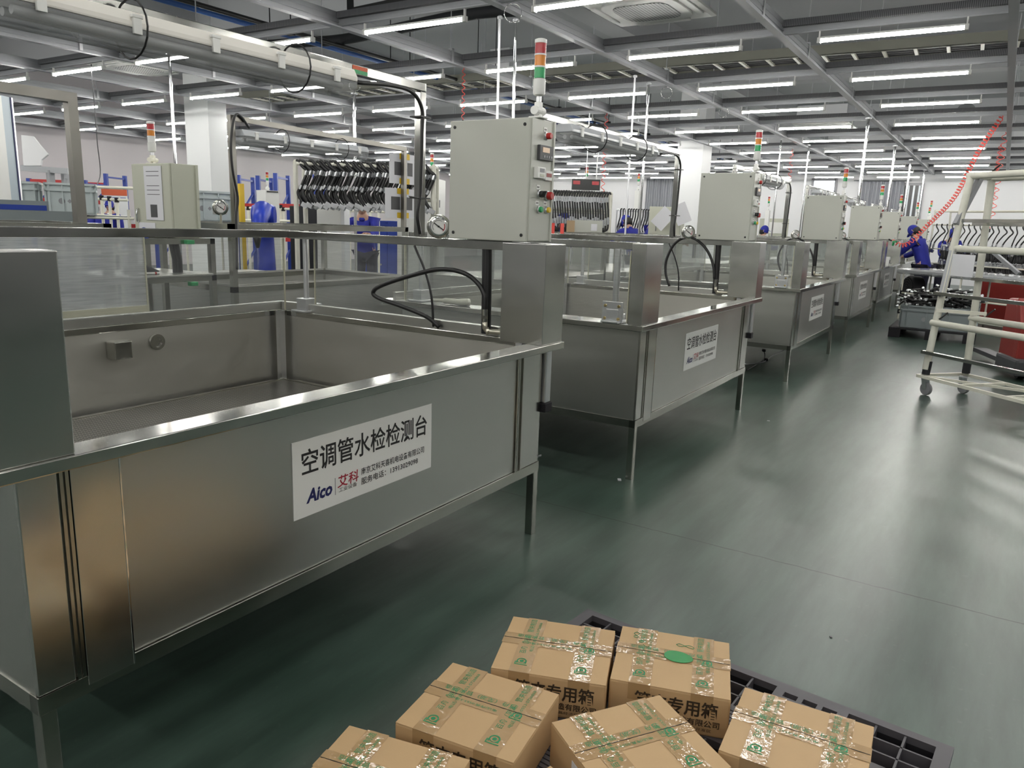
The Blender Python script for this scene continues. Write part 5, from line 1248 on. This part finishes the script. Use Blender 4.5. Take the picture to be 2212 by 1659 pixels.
MB().b2((-.09, .005, .0), (.09, .012, .012)).cyl((0, .02, 0), (0, .02, -q.z), .012, 8).build('stand', 'steel_frame', rr)
q = at(1233, 482, D=11.2); cb = thing('cardboard_sheet', 'brown cardboard sheet under the middle hose rack', 'cardboard', (q.x, q.y, 0), fwd+PI/2); MB().b2((-.06, 0, 1.34), (.06, .01, 1.56)).build('sheet', 'brown_board', cb); MB().cyl((0, .012, 0), (0, .012, 1.4), .01, 6).build('stick', 'cream', cb)
q = at(1270, 480, D=11.3); cg = thing('machine_case', 'grey machine cover with a white label under the middle hose rack', 'machine', (q.x, q.y, 0), fwd+PI/2); MB().b2((-.2, 0, .3), (.22, .4, 1.57)).build('cover', 'cabinet_paint', cg, bevel=.004); MB().b2((.05, -.004, 1.42), (.14, 0, 1.52)).build('label', 'paper', cg)

# ------------------------------------------------------------------ right side
# foam wrapped A frame trolley
u = Vector((-.656, -.755, 0)); v = Vector((.755, -.656, 0)); c0 = Vector((8.22, .47, 0))
tr = thing('hose_trolley', 'empty A frame trolley of cream foam wrapped pipes at the right edge', 'trolley', c0)
LT = 1.75; WT = .50; ZB = .20; ZT = 2.06
P = lambda s, w_, z: u*s+v*w_+Vector((0, 0, z))
def fp(pts, r=.032, m='foam_pipe', nm='foam_tube'): return MB().tube(pts, r, 12).build(nm, m, tr, smooth=2)
top0, top1 = .19, .44
for s in (.0, LT):
    sg = 1 if s == 0 else -1
    fp([P(s, .0, ZB+.05), P(s+.0*sg, top0*.32, .95), P(s, top0, ZT)], nm='post'); fp([P(s, WT, ZB+.05), P(s, WT-.02, .95), P(s, top1, ZT)], nm='post')
    for w_ in (0, WT): MB().cyl(P(s, w_+(.0 if w_ else .008), ZB), P(s, w_+(.0 if w_ else .02), ZB+.13), .036, 12).build('sleeve', 'black_foam', tr, smooth=2)
    fp([P(s, top0, ZT), P(s, top1, ZT)], .028, nm='end_rail')
    MB().bar(P(s, .10, 1.62), P(s, .30, ZT-.02), .045).build('brace', 'rail_alu', tr); MB().bar(P(s, .05, .95), P(s, .10, 1.38), .045).build('brace', 'rail_alu', tr); MB().bar(P(s+.12*sg, .46, 1.38), P(s+.42*sg, .46, 1.20), .03).build('brace', 'rail_alu', tr)
    MB().bar(P(s, .02, .82), P(s+.3*sg, .30, .82), .03).build('brace', 'cream', tr)
for w_, z in ((.12, 1.40), (.02, .70), (WT-.02, .74), (top0, ZT), (top1, ZT-.01)): fp([P(-.03, w_, z), P(LT+.03, w_, z)], .030, nm='rail')
for w_, z in ((.15, 1.655), (.33, 1.63), (.0, .98), (.42, 1.12), (-.05, .42)): MB().bar(P(-.02, w_, z), P(LT, w_, z), .042, .03).build('steel_rail', 'steel_bright', tr)
m = MB()
for w_ in (-.03, WT+.03): m.bar(P(-.06, w_, ZB-.02), P(LT+.06, w_, ZB-.02), .028)
for s in (-.06, .42, .9, 1.38, LT+.06): m.bar(P(s, -.03, ZB-.02), P(s, WT+.03, ZB-.02), .026)
for s in (.0, .9): m.bar(P(s, .0, ZB-.02), P(s+.85, WT, ZB-.02), .022)
m.build('base_frame', 'cream', tr)
for s in (.0, LT):
    for w_ in (.02, WT-.02):
        c = P(s, w_, .062); ax = u if s == 0 else u
        w2 = MB().lathe([(.020, -.018), (.058, -.018), (.062, -.008), (.062, .008), (.058, .018), (.020, .018)], 24, c+u*.02, v).build('caster', 'grey_duct', tr, smooth=2)
        MB().bar(c+u*.02+v*.024, c-u*.01+v*.024+Vector((0, 0, .105)), .045, .004, up=v).bar(c+u*.02-v*.024, c-u*.01-v*.024+Vector((0, 0, .105)), .045, .004, up=v).box(c+Vector((0, 0, .105)), (.07, .07, .012)).build('fork', 'aluminium', w2)
for s, w_, z in ((.05, .02, .74), (.12, WT, .78), (.35, top1, ZT+.05), (.12, top0+.1, ZT+.03)): MB().tube([P(s, w_, z), P(s+.06, w_+.03, z+.07)], .008, 6).build('cable_tie', 'black', tr)
# black pallet with crates of hoses
pb = at(1917, 727, Z=0); pc = at(2105, 745, Z=0); ux_ = (pc-pb); ux_.z = 0; Lp = ux_.length; ra = math.atan2(ux_.y, ux_.x)
pk = thing('pallet', 'black plastic pallet on the floor under the hose crates', 'pallet', (pb.x, pb.y, 0), ra)
m = MB(); m.b2((0, 0, .125), (Lp, 1.15, .15)); m.build('deck', 'black_plastic', pk, bevel=.004)
for x in (0, Lp/2-.08, Lp-.16):
    for y in (0, .5, 1.0): MB().b2((x+.002, y, 0), (x+.16, y+.148, .125)).build('foot', 'black_plastic', pk)
ca, sa = math.cos(ra), math.sin(ra); W2 = lambda x, y, z: Vector((pb.x+x*ca-y*sa, pb.y+x*sa+y*ca, z))
cr1 = crate('large grey crate heaped with black hoses on the floor pallet', W2(.62, .36, .151), ra, (1.0, .62, .34), 'crate_dark')
cr2 = crate('pale grey crate right behind the heaped hose crate', W2(.66, .86, .151), ra, (.95, .36, .44), 'crate')
random.seed(11); hh0 = []
for k in range(4):
    pts = [(-.20, 0, 0), (-.08, .03*k, .02), (.06, -.02*k, .01), (.2, .03, .0)]
    hp_ = thing('loose_hose', 'loose black hose with silver ends heaped in the large grey crate', 'hose', (0, 0, -5), 0, 'hoses heaped in the large crate')
    MB().tube(spline(pts, 4), .017, 7).build('rubber', 'black_rubber', hp_, smooth=True); MB().cyl(pts[0], (-.24, -.01, .0), .018, 8).build('ferrule', 'aluminium', hp_, smooth=2); MB().cyl(pts[-1], (.235, .035, .0), .018, 8).build('ferrule', 'aluminium', hp_, smooth=2); hh0.append(hp_)
for k in range(64):
    x, y = random.uniform(-.40, .40), random.uniform(-.20, .20); hgt_ = .33+.26*max(0, 1-(x/.5)**2)*max(.2, 1-(y/.3)**2)*(k/64)**.5
    p = W2(.62+x, .36+y, .151+hgt_); o = hh0[k] if k < 4 else dup(hh0[k % 4], p)
    o.location = p; o.rotation_euler = (random.uniform(-.25, .25), random.uniform(-.45, .45), random.uniform(0, 6.28))
# long flow table with wrapped edge
fa, fb = at(1945, 590, D=13.9), at(2230, 612, D=11.6)
uu = Vector((fb.x-fa.x, fb.y-fa.y, 0)); Lf = uu.length; rf = math.atan2(uu.y, uu.x)
ft = thing('flow_table', 'long cream pipe work table wrapped in clear film, behind the pallet', 'table', (fa.x, fa.y, 0), rf)
zf = .86
MB().b2((0, 0, zf), (Lf, .75, zf+.03)).build('table_top', 'rail_alu', ft)
wr_ = [(-.04, -.03), (-.05, .03), (0, .055), (.75, .055), (.80, .03), (.80, -.03), (.75, -.045), (0, -.05)]
MB().prism(wr_, Lf+.1, Matrix(((0, 0, 1, -.05), (1, 0, 0, 0), (0, 1, 0, zf+.01), (0, 0, 0, 1)))).build('film_wrap', 'film', ft, bevel=.015)
for x in (.05, Lf*.5, Lf-.05):
    for y in (.03, .70): 
        MB().cyl((x, y, 0), (x, y, zf), .016, 10).build('leg', 'cream', ft, smooth=2)
        MB().cyl((x, y, .44), (x, y, .52), .022, 8).cyl((x, y, .10), (x, y, .18), .022, 8).build('joint', 'black_plastic', ft)
for y in (.03, .70):
    for z in (.48, .14): MB().cyl((.05, y, z), (Lf-.05, y, z), .016, 10).build('rail', 'cream', ft, smooth=2)
MB().b2((.05, .05, .16), (Lf, .7, .17)).build('lower_shelf', 'crate_dark', ft)
W3 = lambda x, y, z: Vector((fa.x+x*math.cos(rf)-y*math.sin(rf), fa.y+x*math.sin(rf)+y*math.cos(rf), z))
v0 = None
for k in range(22):
    p = W3(.5+.10*k, .25+.1*math.sin(k*2.3), zf+.035); lab = 'small metal valve part lying on the film wrapped table'
    if v0 is None:
        v0 = thing('valve_part', lab, 'fitting', p, 0, 'valve parts on the wrapped table'); MB().box((0, 0, .03), (.07, .05, .05)).cyl((-.07, 0, .03), (.07, 0, .03), .016, 8).build('block', 'aluminium', v0, bevel=.004); MB().cyl((0, 0, .05), (0, 0, .08), .014, 8).build('nut', 'dark_grey', v0)
    else: dup(v0, p, R(37*k))
# fan under the table end
q = at(1972, 628, D=14.2); fn = thing('floor_fan', 'black floor fan under the end of the wrapped table', 'fan', (q.x, q.y, 0), R(120))
MB().lathe([(.20, -.14), (.27, -.10), (.28, .08), (.25, .12)], 24, (0, 0, q.z), (1, 0, 0)).build('housing', 'black_plastic', fn, smooth=2)
g = MB()
for k in range(5): g.tube(arc((.13, 0, q.z), .05+.045*k, 0, 2*PI, 20, (0, 1, 0), (0, 0, 1)), .004, 4, False)
for k in range(8): a = PI*k/8; g.tube([(.132, .25*math.cos(a), q.z+.25*math.sin(a)), (.15, 0, q.z), (.132, -.25*math.cos(a), q.z-.25*math.sin(a))], .004, 4)
g.build('guard', 'dark_grey', fn)
for k in range(3):
    a = 2*PI*k/3; b_ = MB(); b_.add([Vector((.05, .05*math.cos(a), q.z+.05*math.sin(a))), Vector((.09, .2*math.cos(a-.4), q.z+.2*math.sin(a-.4))), Vector((.05, .23*math.cos(a), q.z+.23*math.sin(a))), Vector((.03, .2*math.cos(a+.4), q.z+.2*math.sin(a+.4)))], [(0, 1, 2, 3)]); b_.build('blade', 'dark_grey', fn)
MB().bar((-.05, -.26, 0), (0, -.30, q.z), .03).bar((-.05, .26, 0), (0, .30, q.z), .03).bar((-.05, -.28, .02), (-.05, .28, .02), .04).build('stand', 'black_plastic', fn)
# red pallet truck at the right edge
q = at(2165, 800, Z=0); rt = thing('pallet_truck', 'red electric pallet truck at the right edge', 'pallet truck', (q.x-.05, q.y-.32, 0), R(200))
prof = [(0, .12), (.42, .12), (.46, .20), (.46, .50), (.36, .74), (.22, .86), (.05, .86), (0, .80)]
Q = Matrix(((1, 0, 0, 0), (0, 0, 1, -.42), (0, 1, 0, 0), (0, 0, 0, 1)))
MB().prism(prof, .84, Q).build('body', 'red_dark', rt, bevel=.03, seg=3)
MB().prism([(.40, .18), (.485, .20), (.485, .62), (.40, .72)], .16, Matrix.Translation((0, .14, 0)) @ Q @ Matrix.Translation((0, 0, .0))).build('grille', 'black', rt)
for y in (-.425, .0): MB().prism([(.43, .18), (.50, .2), (.50, .56), (.39, .80), (.30, .88), (.30, .84)], .14, Matrix(((1, 0, 0, 0), (0, 0, 1, y), (0, 1, 0, 0), (0, 0, 0, 1)))).build('hood_rib', 'red_dark', rt, bevel=.012)
MB().b2((.05, -.46, .06), (.62, .46, .24)).build('skirt', 'dark_grey', rt, bevel=.03)
for y in (-.3, .3): MB().lathe([(.03, -.035), (.075, -.035), (.075, .035), (.03, .035)], 20, (.35, y, .075), (0, 1, 0)).build('wheel', 'black_rubber', rt, smooth=2)
for y in (-.22, .22): MB().b2((-1.1, y-.08, .08), (0, y+.08, .13)).build('fork', 'dark_grey', rt)
MB().b2((.458, .14, .40), (.464, .32, .66)).build('label_plate', 'green_sticker', rt)
# dark red machine behind
q = at(2120, 680, D=13.2); dm = thing('red_machine', 'dark red machine casing behind the pale crate', 'machine', (q.x+.35, q.y-.55, 0), rf); MB().b2((-.8, 0, .05), (1.6, .3, .74)).build('casing', 'red_dark', dm, bevel=.01); MB().b2((.1, -.005, .52), (.42, 0, .62)).build('plate', 'crate', dm)
# hose racks behind the trolley
def line_rack(label, px0, px1, D0, D1, zt, zr, group, lab, cnt, pts, r=.02, hz=None, fr='foam_pipe'):
    a, b = at(px0, 500, D=D0), at(px1, 500, D=D1)
    _, a0, u_, n_, L_ = rack_frame('hose_rack', label, a, b, zt, .5, [(zt-.02, 0), (zt-.02, .8)]+[(z, 0) for z in zr], m=fr, r=r)
    rz_ = math.atan2(u_.y, u_.x); h_ = None
    for i in range(cnt):
        s = .12+(L_-.2)*i/(cnt-1); p = a0+u_*s-n_*.03; loc = (p.x, p.y, hz or zt)
        if h_ is None: h_ = make_hose(lab, pts, .012, 'black_rubber', [(pts[-2], pts[-1])], [(pts[-1], (.05, .04, .05), .4)], loc, rz_, group)
        else: dup(h_, loc, rz_+R(18)*math.sin(i*1.7), scale=(1+.3*math.sin(i*2.1), 1, 1+.05*math.sin(i)))
    return a0, u_, n_, L_
line_rack('cream pipe hose rack behind the foam wrapped trolley, in front of the white wall', 2014, 2250, 15.4, 13.2, 2.02, (1.74, 1.27, .98), 'curved hoses at the back right', 'curved black hose hanging on the rack at the back right', 18, [(0, 0, 0), (.0, 0, -.06), (.06, 0, -.14), (.0, 0, -.22), (-.08, 0, -.36), (-.10, 0, -.52)], r=.018, hz=1.76)
for j, (zh, lab, grp) in enumerate(((1.30, 'short black hose in the dense upper row behind the trolley', 'dense upper hose row'), (1.02, 'short black hose in the dense lower row behind the trolley', 'dense lower hose row'))):
    a, b = at(2030, 540, D=15.2), at(2250, 540, D=13.4); u_ = Vector((b.x-a.x, b.y-a.y, 0)); L_ = u_.length; u_.normalize(); h_ = None
    for i in range(56):
        p = Vector((a.x, a.y, 0))+u_*(.05+(L_-.1)*i/55); loc = (p.x, p.y, zh)
        if h_ is None: h_ = make_hose(lab, [(.0, 0, .0), (.0, 0, -.08), (.02, 0, -.16), (-.01, 0, -.25)], .027, 'black_rubber', [((0, 0, .02), (0, 0, -.05))], [((.0, 0, .03), (.06, .05, .035), .3)], loc, math.atan2(u_.y, u_.x), grp)
        else: dup(h_, loc, math.atan2(u_.y, u_.x)+R(25)*math.sin(i*2.7), scale=(1+.4*math.sin(i*1.9), 1, 1+.12*math.sin(i*1.3)))
q = c0+u*.15+v*.09+Vector((0, 0, 1.25)); sg = thing('hanging_card', 'white card hanging between the trolley pipes', 'card', (q.x, q.y, q.z), math.atan2(u.y, u.x)); MB().b2((-.125, 0, -.10), (.125, .004, .10)).build('card', 'paper', sg)
MB().cyl((-.1, .002, .1), (-.1, .002, .15), .003, 5).cyl((.1, .002, .1), (.1, .002, .15), .003, 5).build('string', 'grey_duct', sg)
# green spray gun and tray on the fifth tank, cables on the floor
q = at(1932, 522, D=13.7); o = thing('air_gun', 'green air gun lying on the bridge at the end of the red coil hose', 'air gun', q, R(30)); MB().bar((-.09, 0, 0), (.05, 0, .0), .035).bar((.02, 0, 0), (.05, 0, -.07), .03).build('grip', 'green', o, bevel=.006); MB().cyl((-.09, 0, .0), (-.17, 0, .01), .008, 8).build('nozzle', 'black', o)
def wire(label, pts, r=.006, m='black_rubber', plug=None):
    t = thing('floor_cable', label, 'cable', (0, 0, 0)); MB().tube(spline(pts, 7), r, 6).build('cord', m, t, smooth=True)
    if plug: MB().box(plug, (.05, .03, .03), .6).build('plug', 'black_plastic', t, bevel=.005)
wire('pale cable looping on the floor under the third tank', [at(1612, 787, Z=.008), at(1648, 782, Z=.008), at(1668, 768, Z=.03), at(1690, 758, Z=.03), at(1700, 752, Z=.12)], .006, 'grey_duct', at(1655, 777, Z=.02))
wire('black cord with plug on the floor under the third tank', [at(1612, 800, Z=.008), at(1636, 786, Z=.008), at(1650, 776, Z=.01), at(1652, 765, Z=.05), at(1650, 757, Z=.10)], .006, 'black_rubber', at(1650, 757, Z=.10))
# scraps on the floor
for i, (px, py, w_, lab) in enumerate(((1338, 1036, .035, 'white paper scrap beside the front leg of the second tank'), (1660, 909, .02, 'white paper scrap on the aisle floor right of the second tank'), (1760, 1180, .0, ''), (1795, 1376, .012, 'dark crumb on the aisle floor near the pallet'))):
    if not w_: continue
    q = at(px, py, Z=.002); o = MB().box((0, 0, 0), (w_, w_*.6, .003), .5+i).build('floor_scrap', 'paper' if i < 3 else 'dark_grey', loc=q); tag(o, lab, 'scrap')

nz = thing('plastic_nozzle', 'cream plastic nozzle lying on the left rim of the second tank', 'nozzle', (4.02, 3.05, .957)); MB().tube(spline([(0, .12, .018), (0, .02, .022), (.01, -.08, .02), (.02, -.16, .025)], 4), [.012]*4+[.02]*5+[.024]*4, 8).build('grip', 'cream', nz, smooth=True)
q = at(1921, 568, Y=1.70); sb = thing('switch_box', 'small white switch box on the rim of the fifth tank', 'switch', (q.x, 1.70, .957)); MB().b2((-.09, 0, 0), (.09, .08, .16)).build('case', 'white_plastic', sb, bevel=.006); MB().b2((-.03, -.006, .05), (.03, 0, .11)).build('rocker', 'black', sb)
